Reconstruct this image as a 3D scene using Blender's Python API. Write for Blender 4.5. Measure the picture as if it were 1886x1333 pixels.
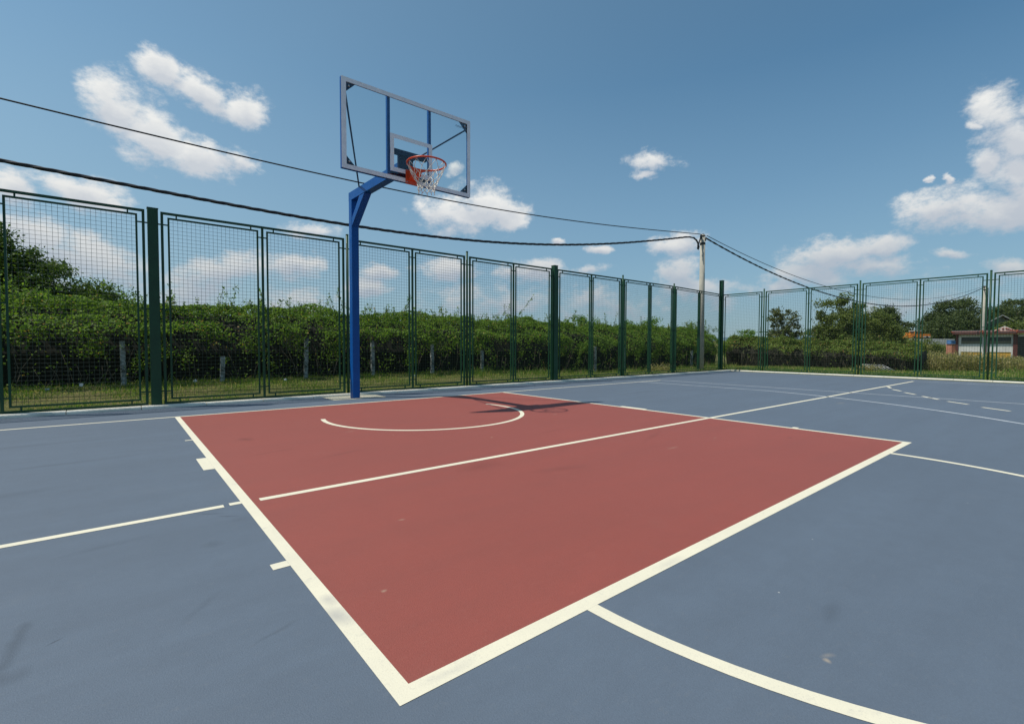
import bpy, math, random
import numpy as np
from mathutils import Vector, Matrix, noise

# ------------------------------------------------------------------ scene, camera, sky, sun
for o in list(bpy.data.objects):
    bpy.data.objects.remove(o)
scn = bpy.context.scene
col = scn.collection
random.seed(7)
RNG = np.random.default_rng(7)
R = math.radians

CAM = Vector((-2.9437, -6.8112, 0.8444))
right = Vector((0.773068, -0.634317, 0.002783))
up = Vector((0.019452, 0.028091, 0.999416))
fwd = Vector((0.634024, 0.772563, -0.034055))
cd = bpy.data.cameras.new('camera')
cd.sensor_fit = 'HORIZONTAL'; cd.sensor_width = 36.0
cd.lens = 883.636 / 1886 * 36.0
cd.clip_start = 0.05; cd.clip_end = 8000
cam = bpy.data.objects.new('camera', cd); col.objects.link(cam)
cam.matrix_world = Matrix(((right.x, up.x, -fwd.x, CAM.x), (right.y, up.y, -fwd.y, CAM.y),
                           (right.z, up.z, -fwd.z, CAM.z), (0, 0, 0, 1)))
scn.camera = cam
scn.render.resolution_x = 1024; scn.render.resolution_y = 723

SUN_TO = Vector((-0.467, 0.227, 1.0)).normalized()      # towards the sun
sl = bpy.data.lights.new('sun', 'SUN'); sl.energy = 4.2; sl.angle = R(0.53); sl.color = (1.0, 0.95, 0.86)
sun = bpy.data.objects.new('sun', sl); col.objects.link(sun)
sun.rotation_euler = SUN_TO.to_track_quat('Z', 'Y').to_euler()
sun.location = (0, 0, 30)

scn.view_settings.view_transform = 'Standard'
scn.view_settings.look = 'None'
scn.view_settings.exposure = 0.0
scn.view_settings.gamma = 1.0
scn.view_settings.use_curve_mapping = False
scn.cycles.max_bounces = 10
scn.cycles.transparent_max_bounces = 24

# every cloud: azimuth, elevation (degrees), half sizes (radians), roll (degrees)
CLOUDS = [
    (-0.05, 20.88, 0.0369, 0.0335, 88.0, 1),
    (2.87, 19.0, 0.0511, 0.042, 138.7, 1),
    (6.5, 17.9, 0.0644, 0.0333, 170.5, 1),
    (10.01, 18.54, 0.0343, 0.0228, 165.9, 1),
    (3.39, 24.36, 0.0316, 0.0214, -175.2, 1),
    (6.83, 23.51, 0.051, 0.0263, 173.6, 1),
    (10.57, 22.97, 0.0335, 0.0258, 177.4, 1),
    (-6.26, 12.51, 0.0235, 0.0212, -173.0, 1),
    (-2.24, 13.14, 0.0535, 0.0225, 177.3, 1),
    (0.35, 12.71, 0.0256, 0.0152, 173.5, 1),
    (-5.39, 8.78, 0.0549, 0.0315, 167.5, 1),
    (-1.64, 7.45, 0.0688, 0.0337, 168.0, 1),
    (-5.5, 4.29, 0.1123, 0.0398, 177.8, 0.75),
    (8.88, 7.45, 0.0758, 0.0373, -167.7, 1),
    (6.05, 5.1, 0.0943, 0.0371, -175.6, 0.75),
    (17.18, 12.32, 0.0421, 0.0178, -179.0, 1),
    (14.97, 8.46, 0.0463, 0.0218, -174.7, 1),
    (16.0, 4.46, 0.0759, 0.0359, -177.1, 0.75),
    (22.85, 6.51, 0.0412, 0.0191, -177.2, 1),
    (24.06, 8.37, 0.0311, 0.0127, -177.0, 1),
    (32.74, 14.72, 0.0798, 0.0311, 172.6, 1),
    (36.57, 15.99, 0.0589, 0.039, 172.7, 1),
    (38.49, 14.23, 0.0435, 0.0261, -179.5, 1),
    (55.33, 19.88, 0.0413, 0.0185, 168.4, 1),
    (54.15, 18.62, 0.0258, 0.0095, 174.5, 1),
    (32.62, 19.76, 0.0145, 0.0097, -175.5, 0.75),
    (58.36, 11.35, 0.049, 0.0163, -179.1, 1),
    (49.53, 11.3, 0.0256, 0.0095, 177.8, 1),
    (44.79, 12.26, 0.0141, 0.0064, 178.7, 1),
    (58.69, 8.29, 0.0365, 0.0275, 133.7, 1),
    (60.71, 6.13, 0.0689, 0.0255, 166.6, 1),
    (66.59, 6.43, 0.0526, 0.0199, -172.2, 0.75),
    (31.47, 8.93, 0.0654, 0.0216, -178.4, 1),
    (41.73, 9.03, 0.0666, 0.0218, 174.8, 1),
    (48.74, 8.63, 0.0433, 0.0129, 178.6, 0.75),
    (37.87, 4.92, 0.1797, 0.039, -179.7, 0.62),
    (49.4, 4.87, 0.1307, 0.033, 179.2, 0.62),
    (73.2, 9.17, 0.0677, 0.0275, -172.1, 1),
    (76.59, 9.55, 0.0345, 0.0193, -173.3, 1),
    (75.81, 7.63, 0.058, 0.0193, 173.7, 1),
    (71.43, 7.22, 0.0569, 0.0184, 169.1, 1),
    (68.59, 6.6, 0.0341, 0.0135, 175.7, 1),
    (85.33, 16.68, 0.0713, 0.0312, 120.8, 1.0),
    (86.03, 13.33, 0.0525, 0.0385, 114.0, 1.0),
    (83.8, 15.28, 0.0211, 0.0159, 123.0, 1),
    (82.9, 18.01, 0.0129, 0.0061, 158.4, 1),
    (81.27, 12.25, 0.0478, 0.0264, 179.6, 1.0),
    (84.55, 11.33, 0.0479, 0.0291, 161.2, 1.0),
    (81.11, 14.52, 0.0069, 0.0054, 128.6, 1),
    (79.95, 14.67, 0.0047, 0.0036, 143.2, 1),
    (86.57, 18.16, 0.0279, 0.0187, 113.8, 1),
    (81.9, 8.18, 0.0304, 0.008, 172.1, 0.75),
    (85.24, 6.65, 0.0273, 0.0137, 170.7, 1),
    (79.85, 3.85, 0.0782, 0.0255, 176.4, 0.62),
]
CLOUD_NOISE_SCALE = 15.0

def build_world():
    w = bpy.data.worlds.new("World"); scn.world = w; w.use_nodes = True
    nt = w.node_tree; N = nt.nodes; L = nt.links
    N.clear()
    out = N.new('ShaderNodeOutputWorld'); bg = N.new('ShaderNodeBackground')
    L.new(bg.outputs[0], out.inputs[0])
    sky = N.new('ShaderNodeTexSky'); sky.sky_type = 'NISHITA'; sky.sun_disc = False
    sky.sun_elevation = math.asin(SUN_TO.z); sky.sun_rotation = math.atan2(SUN_TO.x, SUN_TO.y)
    sky.air_density = 1.0; sky.dust_density = 0.35; sky.ozone_density = 1.3; sky.altitude = 100
    bg.inputs['Strength'].default_value = 0.122
    def math_(op, a, b=None, c=None, clamp=False):
        n = N.new('ShaderNodeMath'); n.operation = op; n.use_clamp = clamp
        for i, v in enumerate((a, b, c)):
            if v is None: continue
            if isinstance(v, (int, float)): n.inputs[i].default_value = v
            else: L.new(v, n.inputs[i])
        return n.outputs[0]
    def ramp(v, lo, hi, smooth=True):
        n = N.new('ShaderNodeMapRange'); n.interpolation_type = 'SMOOTHSTEP' if smooth else 'LINEAR'
        L.new(v, n.inputs[0]); n.inputs[1].default_value = lo; n.inputs[2].default_value = hi
        return n.outputs[0]
    def mix(f, a, b):
        n = N.new('ShaderNodeMix'); n.data_type = 'RGBA'
        L.new(f, n.inputs[0])
        for s, v in ((n.inputs[6], a), (n.inputs[7], b)):
            if isinstance(v, tuple): s.default_value = v
            else: L.new(v, s)
        return n.outputs[2]
    tc = N.new('ShaderNodeTexCoord'); P = tc.outputs['Generated']
    # ragged edges: push the direction about with noise before looking it up
    def nz(vec, scale, detail, rough, out='Fac', sq=1.6):
        m = N.new('ShaderNodeMapping'); m.inputs['Scale'].default_value = (1, 1, sq); L.new(vec, m.inputs[0])
        n = N.new('ShaderNodeTexNoise'); n.inputs['Scale'].default_value = scale
        n.inputs['Detail'].default_value = detail; n.inputs['Roughness'].default_value = rough
        L.new(m.outputs[0], n.inputs['Vector']); return n.outputs[out]
    wcol = nz(P, 8.0, 6.0, 0.62, 'Color')
    sub = N.new('ShaderNodeVectorMath'); sub.operation = 'SUBTRACT'; L.new(wcol, sub.inputs[0]); sub.inputs[1].default_value = (.5, .5, .5)
    scl = N.new('ShaderNodeVectorMath'); scl.operation = 'SCALE'; L.new(sub.outputs[0], scl.inputs[0]); scl.inputs['Scale'].default_value = 0.055
    add = N.new('ShaderNodeVectorMath'); add.operation = 'ADD'; L.new(P, add.inputs[0]); L.new(scl.outputs[0], add.inputs[1])
    PW = add.outputs[0]
    def blob(az, el, a, b, rot):
        az, el, rot = R(az), R(el), R(rot)
        c = Vector((math.sin(az) * math.cos(el), math.cos(az) * math.cos(el), math.sin(el)))
        e1 = Vector((math.cos(az), -math.sin(az), 0)); e2 = e1.cross(c)
        u = e1 * math.cos(rot) + e2 * math.sin(rot); v = c.cross(u) * -1
        m3 = Matrix((u, v, u.cross(v))).transposed()
        m = N.new('ShaderNodeMapping'); m.vector_type = 'TEXTURE'
        m.inputs['Location'].default_value = c; m.inputs['Rotation'].default_value = m3.to_euler('XYZ')
        m.inputs['Scale'].default_value = (a, b, 0.4)
        g = N.new('ShaderNodeTexGradient'); g.gradient_type = 'SPHERICAL'
        L.new(PW, m.inputs[0]); L.new(m.outputs[0], g.inputs[0])
        return g.outputs['Fac']
    acc = None; low = None
    for (az, el, a, b, rot, dens) in CLOUDS:
        f = blob(az, el, a * 1.6, b * 1.6, rot)
        if dens != 1: f = math_('MULTIPLY', f, dens)
        acc = f if acc is None else math_('MAXIMUM', acc, f)
        # grey body: the same cloud looked up a little lower, so tops stay bright
        g = blob(az, el - math.degrees(b) * 0.85, a * 1.5, b * 1.3, rot)
        low = g if low is None else math_('MAXIMUM', low, g)
    sep = N.new('ShaderNodeSeparateXYZ'); L.new(P, sep.inputs[0]); Z = sep.outputs[2]
    fine = nz(P, CLOUD_NOISE_SCALE, 9.0, 0.66)
    big = nz(P, 5.0, 5.0, 0.55, sq=3.0)
    # unnamed low cloud banks all round the horizon
    hmask = math_('MULTIPLY', ramp(Z, 0.26, 0.05), ramp(Z, -0.02, 0.03))
    bank = math_('MULTIPLY', ramp(big, 0.50, 0.72), math_('MULTIPLY', hmask, 0.55))
    f1 = math_('MAXIMUM', acc, bank)
    f2 = math_('ADD', f1, math_('MULTIPLY', math_('SUBTRACT', fine, 0.5), 2.0))
    dens = math_('MULTIPLY', ramp(f2, 0.16, 0.78), 0.96)
    dens = math_('MULTIPLY', dens, ramp(f1, 0.02, 0.20))
    dens = math_('MULTIPLY', dens, ramp(Z, 0.0, 0.40, False), clamp=True) if False else dens
    shade = math_('ADD', math_('MULTIPLY', low, 1.5), math_('MULTIPLY', math_('SUBTRACT', nz(P, 24.0, 6.0, 0.6), 0.5), 1.3), clamp=True)
    farw = ramp(Z, 0.02, 0.30)                     # clouds near the horizon are dimmer and rosier
    hi_c = mix(farw, (5.0, 4.95, 4.95, 1), (7.2, 7.2, 7.0, 1))
    lo_c = mix(farw, (3.4, 3.7, 4.3, 1), (4.9, 5.2, 5.6, 1))
    ccol = mix(shade, hi_c, lo_c)
    hs = N.new('ShaderNodeHueSaturation'); L.new(sky.outputs[0], hs.inputs['Color'])
    hs.inputs['Hue'].default_value = 0.482; hs.inputs['Saturation'].default_value = 1.04; hs.inputs['Value'].default_value = 1.0
    opac = math_('MULTIPLY', dens, ramp(Z, -0.25, 0.22, False))
    # clear sky is deeper away from the sun
    dt = N.new('ShaderNodeVectorMath'); dt.operation = 'DOT_PRODUCT'; L.new(P, dt.inputs[0]); dt.inputs[1].default_value = SUN_TO
    deep = mix(ramp(dt.outputs['Value'], -0.05, 0.52, False), (.60, .79, .90, 1), (1.00, 1.00, .97, 1))
    mu = N.new('ShaderNodeMix'); mu.data_type = 'RGBA'; mu.blend_type = 'MULTIPLY'; mu.inputs[0].default_value = 1
    L.new(hs.outputs[0], mu.inputs[6]); L.new(deep, mu.inputs[7])
    hz = math_('MULTIPLY', ramp(Z, 0.46, 0.0, False), 0.78)
    final = mix(opac, mix(hz, mu.outputs[2], (2.15, 3.10, 3.85, 1)), ccol)
    L.new(final, bg.inputs['Color'])
    w.cycles.sampling_method = 'MANUAL'; w.cycles.sample_map_resolution = 512
build_world()

# ------------------------------------------------------------------ helpers
def tag(o, label=None, cat=None, group=None, kind=None):
    if label: o['label'] = label
    if cat: o['category'] = cat
    if group: o['group'] = group
    if kind: o['kind'] = kind
    return o
def empty(name, loc, label=None, cat=None, group=None, rz=0):
    o = bpy.data.objects.new(name, None); col.objects.link(o); o.location = loc; o.rotation_euler = (0, 0, rz)
    o.empty_display_size = 0.1
    return tag(o, label, cat, group)

class MB:
    """collects shapes and links them as ONE mesh object"""
    def __init__(s): s.v = []; s.f = []; s.sm = []
    def _add(s, vs, fs, smooth=False):
        n = len(s.v); s.v += [tuple(v) for v in vs]
        s.f += [tuple(i + n for i in f) for f in fs]; s.sm += [smooth] * len(fs)
    def box(s, x0, x1, y0, y1, z0, z1):
        vs = [(x, y, z) for z in (z0, z1) for y in (y0, y1) for x in (x0, x1)]
        s._add(vs, [(0, 2, 3, 1), (4, 5, 7, 6), (0, 1, 5, 4), (2, 6, 7, 3), (0, 4, 6, 2), (1, 3, 7, 5)])
    def bar(s, p, q, w, h=None, upv=(0, 0, 1), bev=0.0):
        """box section w (sideways) x h (along up) from p to q"""
        h = h or w; p = Vector(p); q = Vector(q); d = (q - p).normalized(); U = Vector(upv)
        if abs(d.dot(U)) > .98: U = Vector((0, 1, 0))
        a = d.cross(U).normalized(); b = a.cross(d).normalized()
        if bev > 0:
            x, y = w / 2, h / 2
            prof = [(-x + bev, -y), (x - bev, -y), (x, -y + bev), (x, y - bev), (x - bev, y), (-x + bev, y), (-x, y - bev), (-x, -y + bev)]
        else: prof = [(-w / 2, -h / 2), (w / 2, -h / 2), (w / 2, h / 2), (-w / 2, h / 2)]
        n = len(prof)
        vs = [p + a * i + b * j for i, j in prof] + [q + a * i + b * j for i, j in prof]
        fs = [(i, (i + 1) % n, n + (i + 1) % n, n + i) for i in range(n)] + [tuple(range(n - 1, -1, -1)), tuple(range(n, 2 * n))]
        s._add(vs, fs)
    def tube(s, pts, r, n=8, closed=False, caps=True):
        pts = [Vector(p) for p in pts]; m = len(pts)
        rs = r if isinstance(r, (list, tuple)) else [r] * m
        rings = []; prev = None
        for i, p in enumerate(pts):
            if closed: d = pts[(i + 1) % m] - pts[i - 1]
            else: d = pts[min(i + 1, m - 1)] - pts[max(i - 1, 0)]
            d.normalize()
            if prev is None: a = d.orthogonal().normalized()
            else:
                a = prev - d * prev.dot(d); a.normalize()
            prev = a; b = d.cross(a)
            rings.append([p + (a * math.cos(t) + b * math.sin(t)) * rs[i] for t in [2 * math.pi * k / n for k in range(n)]])
        vs = [v for rg in rings for v in rg]; fs = []
        for i in range(m if closed else m - 1):
            j = (i + 1) % m
            for k in range(n):
                fs.append((i * n + k, i * n + (k + 1) % n, j * n + (k + 1) % n, j * n + k))
        if caps and not closed: fs += [tuple(range(n - 1, -1, -1)), tuple((m - 1) * n + k for k in range(n))]
        s._add(vs, fs, True)
    def prism(s, poly, a, b):
        """poly: list of 3d points (planar); extruded by vector b-a"""
        d = Vector(b) - Vector(a); n = len(poly)
        vs = [Vector(p) for p in poly] + [Vector(p) + d for p in poly]
        fs = [tuple(range(n - 1, -1, -1)), tuple(range(n, 2 * n))] + [(i, (i + 1) % n, n + (i + 1) % n, n + i) for i in range(n)]
        s._add(vs, fs)
    def build(s, name, m, parent=None, label=None):
        me = bpy.data.meshes.new(name); me.from_pydata(s.v, [], s.f); me.materials.append(m)
        me.polygons.foreach_set('use_smooth', s.sm); me.validate(); me.update()
        o = bpy.data.objects.new(name, me); col.objects.link(o)
        if parent: o.parent = parent
        if label: o['label'] = label
        return o

def quads_object(name, V, m, parent=None, smooth=False):
    """V: (N,4,3) array of quads"""
    n = len(V); me = bpy.data.meshes.new(name)
    me.vertices.add(n * 4); me.vertices.foreach_set('co', np.ascontiguousarray(V, dtype=np.float32).ravel())
    me.loops.add(n * 4); me.loops.foreach_set('vertex_index', np.arange(n * 4, dtype=np.int32))
    me.polygons.add(n); me.polygons.foreach_set('loop_start', np.arange(0, n * 4, 4, dtype=np.int32))
    me.update(calc_edges=True); me.materials.append(m)
    o = bpy.data.objects.new(name, me); col.objects.link(o)
    if parent: o.parent = parent
    return o

def leaves(C, size, bias=(0, 0, .5), aspect=.5, jitter=.35, rng=RNG):
    """rhombic leaves centred on C (N,3) with random attitude"""
    n = len(C); nrm = rng.normal(size=(n, 3)) + np.array(bias); nrm /= np.linalg.norm(nrm, axis=1)[:, None]
    t = rng.normal(size=(n, 3)); t -= (t * nrm).sum(1)[:, None] * nrm; t /= np.linalg.norm(t, axis=1)[:, None]
    b = np.cross(nrm, t)
    s = (size * (1 + jitter * rng.uniform(-1, 1, n)))[:, None]
    w = s * aspect
    fold = nrm * s * .12
    return np.stack([C - t * s * .5, C + b * w * .5 - t * s * .08 + fold, C + t * s * .5, C - b * w * .5 - t * s * .08 + fold], axis=1)

# ------------------------------------------------------------------ materials
def M(name): 
    m = bpy.data.materials.new(name); m.use_nodes = True
    return m, m.node_tree.nodes, m.node_tree.links, m.node_tree.nodes['Principled BSDF']
def obj_noise(N, L, scale, detail=4, rough=.6, vscale=None, coord='Object'):
    tc = N.new('ShaderNodeTexCoord'); n = N.new('ShaderNodeTexNoise')
    n.inputs['Scale'].default_value = scale; n.inputs['Detail'].default_value = detail; n.inputs['Roughness'].default_value = rough
    src = tc.outputs[coord]
    if vscale:
        mp = N.new('ShaderNodeMapping'); mp.inputs['Scale'].default_value = vscale; L.new(src, mp.inputs[0]); src = mp.outputs[0]
    L.new(src, n.inputs['Vector']); return n.outputs['Fac']
def mrange(N, L, v, a, b, c=0., d=1., clamp=True):
    n = N.new('ShaderNodeMapRange'); n.clamp = clamp; L.new(v, n.inputs[0])
    for i, x in zip((1, 2, 3, 4), (a, b, c, d)): n.inputs[i].default_value = x
    return n.outputs[0]
def mixc(N, L, f, a, b, mode='MIX'):
    n = N.new('ShaderNodeMix'); n.data_type = 'RGBA'; n.blend_type = mode
    if isinstance(f, (int, float)): n.inputs[0].default_value = f
    else: L.new(f, n.inputs[0])
    for s, v in ((n.inputs[6], a), (n.inputs[7], b)):
        if isinstance(v, tuple): s.default_value = v if len(v) == 4 else v + (1,)
        else: L.new(v, s)
    return n.outputs[2]
def bump(N, L, P, h, strength=.3, dist=.01):
    b = N.new('ShaderNodeBump'); b.inputs['Strength'].default_value = strength; b.inputs['Distance'].default_value = dist
    L.new(h, b.inputs['Height']); L.new(b.outputs[0], P.inputs['Normal'])
def worn(name, c, c2=None, rough=.5, metal=0., nscale=8., lo=.35, hi=.7, spec=.5, bumps=0., bscale=60.):
    m, N, L, P = M(name)
    c2 = c2 or tuple(x * .7 for x in c)
    f = mrange(N, L, obj_noise(N, L, nscale, 6, .65), lo, hi)
    L.new(mixc(N, L, f, c, c2), P.inputs['Base Color'])
    P.inputs['Roughness'].default_value = rough; P.inputs['Metallic'].default_value = metal
    P.inputs['Specular IOR Level'].default_value = spec
    if bumps: bump(N, L, P, obj_noise(N, L, bscale, 4), bumps, .004)
    return m
def leafmat(name, a, b, c, trans=.35, rough=.55, dry=None, dryp=.06, nscale=1.2):
    """a, b, c: young / middle / old leaf colours picked per leaf and by clump"""
    m, N, L, P = M(name)
    geo = N.new('ShaderNodeNewGeometry')
    r = N.new('ShaderNodeValToRGB'); L.new(geo.outputs['Random Per Island'], r.inputs[0])
    e = r.color_ramp.elements; e[0].position = 0; e[0].color = c + (1,); e[1].position = 1; e[1].color = a + (1,)
    k = e.new(.5); k.color = b + (1,)
    base = r.outputs[0]
    f = mrange(N, L, obj_noise(N, L, nscale, 3), .3, .7)
    base = mixc(N, L, mrange(N, L, f, 0, 1, 0, .65), base, a + (1,))
    if dry:
        d = mrange(N, L, geo.outputs['Random Per Island'], 1 - dryp, 1 - dryp + .001)
        base = mixc(N, L, d, base, dry + (1,))
    L.new(base, P.inputs['Base Color']); P.inputs['Roughness'].default_value = rough
    P.inputs['Specular IOR Level'].default_value = .2
    tr = N.new('ShaderNodeBsdfTranslucent')
    L.new(mixc(N, L, .5, base, mixc(N, L, 1., base, (1.35, 1.5, .32, 1), 'MULTIPLY')), tr.inputs['Color'])
    ms = N.new('ShaderNodeMixShader'); ms.inputs[0].default_value = trans
    L.new(P.outputs[0], ms.inputs[1]); L.new(tr.outputs[0], ms.inputs[2])
    L.new(ms.outputs[0], N['Material Output'].inputs[0])
    return m

def stain_mask(N, L, spots, soft=1.0):
    """spots: (x, y, half_x, half_y, rot_deg, amount) in court metres"""
    tc = N.new('ShaderNodeTexCoord'); acc = None
    wn = N.new('ShaderNodeTexNoise'); wn.inputs['Scale'].default_value = 14; wn.inputs['Detail'].default_value = 3; L.new(tc.outputs['Object'], wn.inputs['Vector'])
    s1 = N.new('ShaderNodeVectorMath'); s1.operation = 'SUBTRACT'; L.new(wn.outputs['Color'], s1.inputs[0]); s1.inputs[1].default_value = (.5, .5, .5)
    s2 = N.new('ShaderNodeVectorMath'); s2.operation = 'SCALE'; L.new(s1.outputs[0], s2.inputs[0]); s2.inputs['Scale'].default_value = .03
    s3 = N.new('ShaderNodeVectorMath'); s3.operation = 'ADD'; L.new(tc.outputs['Object'], s3.inputs[0]); L.new(s2.outputs[0], s3.inputs[1])
    for (x, y, hx, hy, rot, amt) in spots:
        mp = N.new('ShaderNodeMapping'); mp.vector_type = 'TEXTURE'
        mp.inputs['Location'].default_value = (x, y, 0); mp.inputs['Rotation'].default_value = (0, 0, R(rot)); mp.inputs['Scale'].default_value = (hx, hy, 1)
        L.new(s3.outputs[0], mp.inputs[0])
        g = N.new('ShaderNodeTexGradient'); g.gradient_type = 'SPHERICAL'; L.new(mp.outputs[0], g.inputs[0])
        f = mrange(N, L, g.outputs['Fac'], 0, .9, 0, amt)
        if acc is None: acc = f
        else:
            n = N.new('ShaderNodeMath'); n.operation = 'MAXIMUM'; L.new(acc, n.inputs[0]); L.new(f, n.inputs[1]); acc = n.outputs[0]
    return acc

def acrylic(name, c, dark, pale, darks, pales):
    """rolled acrylic sports surface: sandy grain, faint roller streaks, scuffs and dust"""
    m, N, L, P = M(name)
    base = mixc(N, L, mrange(N, L, obj_noise(N, L, .55, 5, .62), .32, .68), c, tuple(x * 1.09 for x in c))
    # roller streaks across the court
    st = mrange(N, L, obj_noise(N, L, 1.3, 5, .65, (.35, 2.6, 1)), .36, .66)
    base = mixc(N, L, mrange(N, L, st, 0, 1, 0, .32), base, dark)
    du = mrange(N, L, obj_noise(N, L, 1.9, 7, .7, (1, 1, 1)), .60, .78, 0, .22)
    base = mixc(N, L, du, base, pale)
    # mottling where the topcoat is thin, then sandy grain
    mo = mrange(N, L, obj_noise(N, L, 7, 8, .78), .42, .62)
    base = mixc(N, L, mrange(N, L, mo, 0, 1, 0, .22), base, dark)
    mo2 = mrange(N, L, obj_noise(N, L, 23, 6, .8, (1, 1.8, 1)), .55, .72)
    base = mixc(N, L, mrange(N, L, mo2, 0, 1, 0, .22), base, pale)
    gr = mrange(N, L, obj_noise(N, L, 170, 3, .8), .35, .65)
    base = mixc(N, L, mrange(N, L, gr, 0, 1, 0, .30), base, tuple(x * .60 for x in c))
    # sparse white and black flecks
    for sc, thr, cc, am in ((42, .0105, (.55, .55, .52), .7), (30, .009, (.02, .02, .02), .7)):
        vo = N.new('ShaderNodeTexVoronoi'); vo.inputs['Scale'].default_value = sc / 10; vo.inputs['Randomness'].default_value = 1
        tc = N.new('ShaderNodeTexCoord'); L.new(tc.outputs['Object'], vo.inputs['Vector'])
        base = mixc(N, L, mrange(N, L, vo.outputs['Distance'], thr, thr * 1.6, am, 0), base, cc)
    if darks: base = mixc(N, L, stain_mask(N, L, darks), base, tuple(x * .42 for x in c))
    if pales: base = mixc(N, L, stain_mask(N, L, pales), base, (.42, .34, .24))
    L.new(base, P.inputs['Base Color']); P.inputs['Roughness'].default_value = .66; P.inputs['Specular IOR Level'].default_value = .42
    bump(N, L, P, obj_noise(N, L, 240, 3, .7), .5, .003)
    return m

BLUE = (.103, .135, .177)
RED = (.266, .065, .048)
hook = []
for _k in range(22):
    _f = _k / 21; _a = R(100 + 190 * _f)
    _c = (-3.165 + .040 * math.cos(_a), -5.04 + .05 * math.sin(_a)) if _f > .45 else (-3.196 + .02 * (1 - _f / .45), -4.80 - .22 * _f / .45)
    hook.append((_c[0], _c[1], .024, .045, 0, .42 * (1 - .7 * max(0, _f - .5))))
mat_blue = acrylic('blue_acrylic', BLUE, (.078, .099, .128), (.19, .20, .205),
    hook + [(-2.60, -4.02, .10, .008, -38, .8), (-2.54, -4.11, .07, .008, -40, .6), (-2.50, -4.2, .05, .05, 0, .15), (-3.099, -4.957, .026, .0045, 40, 1.),
            (-2.6, -5.3, .10, .012, 20, .35), (-2.65, -4.45, .05, .05, 0, .25), (-3.0, -4.2, .20, .03, 10, .2), (-2.75, -5.0, .12, .02, 50, .22), (-3.6, -3.0, .5, .07, 8, .3), (-3.3, -2.2, .6, .06, 4, .3), (-3.5, -1.2, .9, .08, 3, .25),
            (-1.2, -6.3, .1, .03, 10, .25), (8.5, -2.1, .5, .06, -20, .3), (4.5, -1.5, .8, .07, 4, .25)],
    [(-1.485, -6.376, .014, .010, 0, .6), (-1.46, -6.37, .03, .012, -20, .25), (-2.35, -5.1, .08, .05, 60, .14), (-2.2, -5.5, .10, .05, 60, .16), (5.4, -4.4, .2, .05, 0, .15)])
mat_red = acrylic('red_acrylic', RED, (.215, .062, .048), (.33, .135, .105),
    [(-2.076, -2.006, .07, .11, 25, .5), (-1.0, -4.1, .25, .12, 10, .28), (-.6, -4.5, .3, .07, -15, .22), (1.846, -5.033, .035, .022, 0, .8), (-1.6, -3.1, .3, .03, 15, .3), (.4, -3.4, .4, .04, 8, .22), (-2.0, -2.7, .3, .03, 15, .3), (.9, -4.2, .4, .04, 20, .2)],
    [(-2.252, -5.275, .014, .009, 0, .5), (-1.9, -4.7, .02, .01, 0, .5), (-.3, -3.3, .03, .012, 30, .5), (1.2, -2.6, .04, .015, 0, .5), (-1.2, -2.2, .06, .02, 0, .3), (1.3, -4.6, .03, .012, 0, .5), (.6, -4.6, .1, .02, 0, .25)])

def line_paint():
    m, N, L, P = M('cream_line_paint')
    b = mixc(N, L, mrange(N, L, obj_noise(N, L, 3.2, 7, .7), .38, .72, 0, .45), (.72, .67, .51), (.57, .54, .43))
    b = mixc(N, L, mrange(N, L, obj_noise(N, L, 170, 3, .7), .56, .72, 0, .5), b, (.45, .43, .38))
    b = mixc(N, L, mrange(N, L, obj_noise(N, L, 11, 9, .8), .57, .70, 0, .55), b, (.40, .39, .35))
    b = mixc(N, L, stain_mask(N, L, [(-2.43, -5.33, .055, .09, 20, .75), (-2.42, -5.22, .04, .05, 0, .6), (-2.3, -5.77, .1, .02, 0, .3), (-1.3, -5.78, .12, .03, 0, .3)]), b, (.38, .37, .34))
    L.new(b, P.inputs['Base Color']); P.inputs['Roughness'].default_value = .7
    bump(N, L, P, obj_noise(N, L, 260, 2), .3, .002)
    return m
mat_line = line_paint()
mat_thin = worn('thin_white_line_paint', (.52, .54, .55), (.36, .40, .44), .7, nscale=3)
mat_kerb = worn('kerb_concrete', (.86, .82, .70), (.66, .62, .52), .85, nscale=3.5, bumps=.4)
mat_pad = worn('pad_concrete', (.62, .57, .42), (.45, .42, .33), .85, nscale=6, bumps=.3)
mat_green = worn('green_enamel', (.016, .066, .030), (.012, .046, .023), .42, nscale=5, spec=.3)
mat_wire = worn('green_wire', (.010, .028, .018), (.016, .038, .026), .5, nscale=20)
mat_blue_steel = worn('blue_enamel', (.004, .088, .33), (.004, .072, .27), .40, nscale=4, spec=.25)
mat_dark_blue = worn('dark_blue_enamel', (.003, .020, .070), (.003, .014, .045), .5, nscale=6, spec=.2)
mat_frame_paint = worn('backboard_border_paint', (.88, .87, .88), (.76, .75, .77), .5, nscale=9)
mat_orange = worn('orange_enamel', (.66, .075, .018), (.45, .05, .015), .35, nscale=12, lo=.45, hi=.8)
mat_net = worn('net_cord', (.88, .85, .78), (.6, .56, .48), .9, nscale=30)
mat_bolt = worn('zinc_bolt', (.6, .6, .6), (.4, .4, .4), .35, metal=.8)
mat_pole = worn('pole_concrete', (.46, .43, .35), (.34, .32, .27), .9, nscale=4, bumps=.5)
mat_post = worn('weathered_concrete', (.40, .43, .42), (.060, .072, .060), .9, nscale=16, lo=.38, hi=.60, bumps=.6)
mat_cable = worn('black_cable', (.012, .012, .014), (.02, .02, .022), .5)
mat_hardware = worn('dark_hardware', (.06, .055, .05), (.03, .03, .03), .5, metal=.4)

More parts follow.
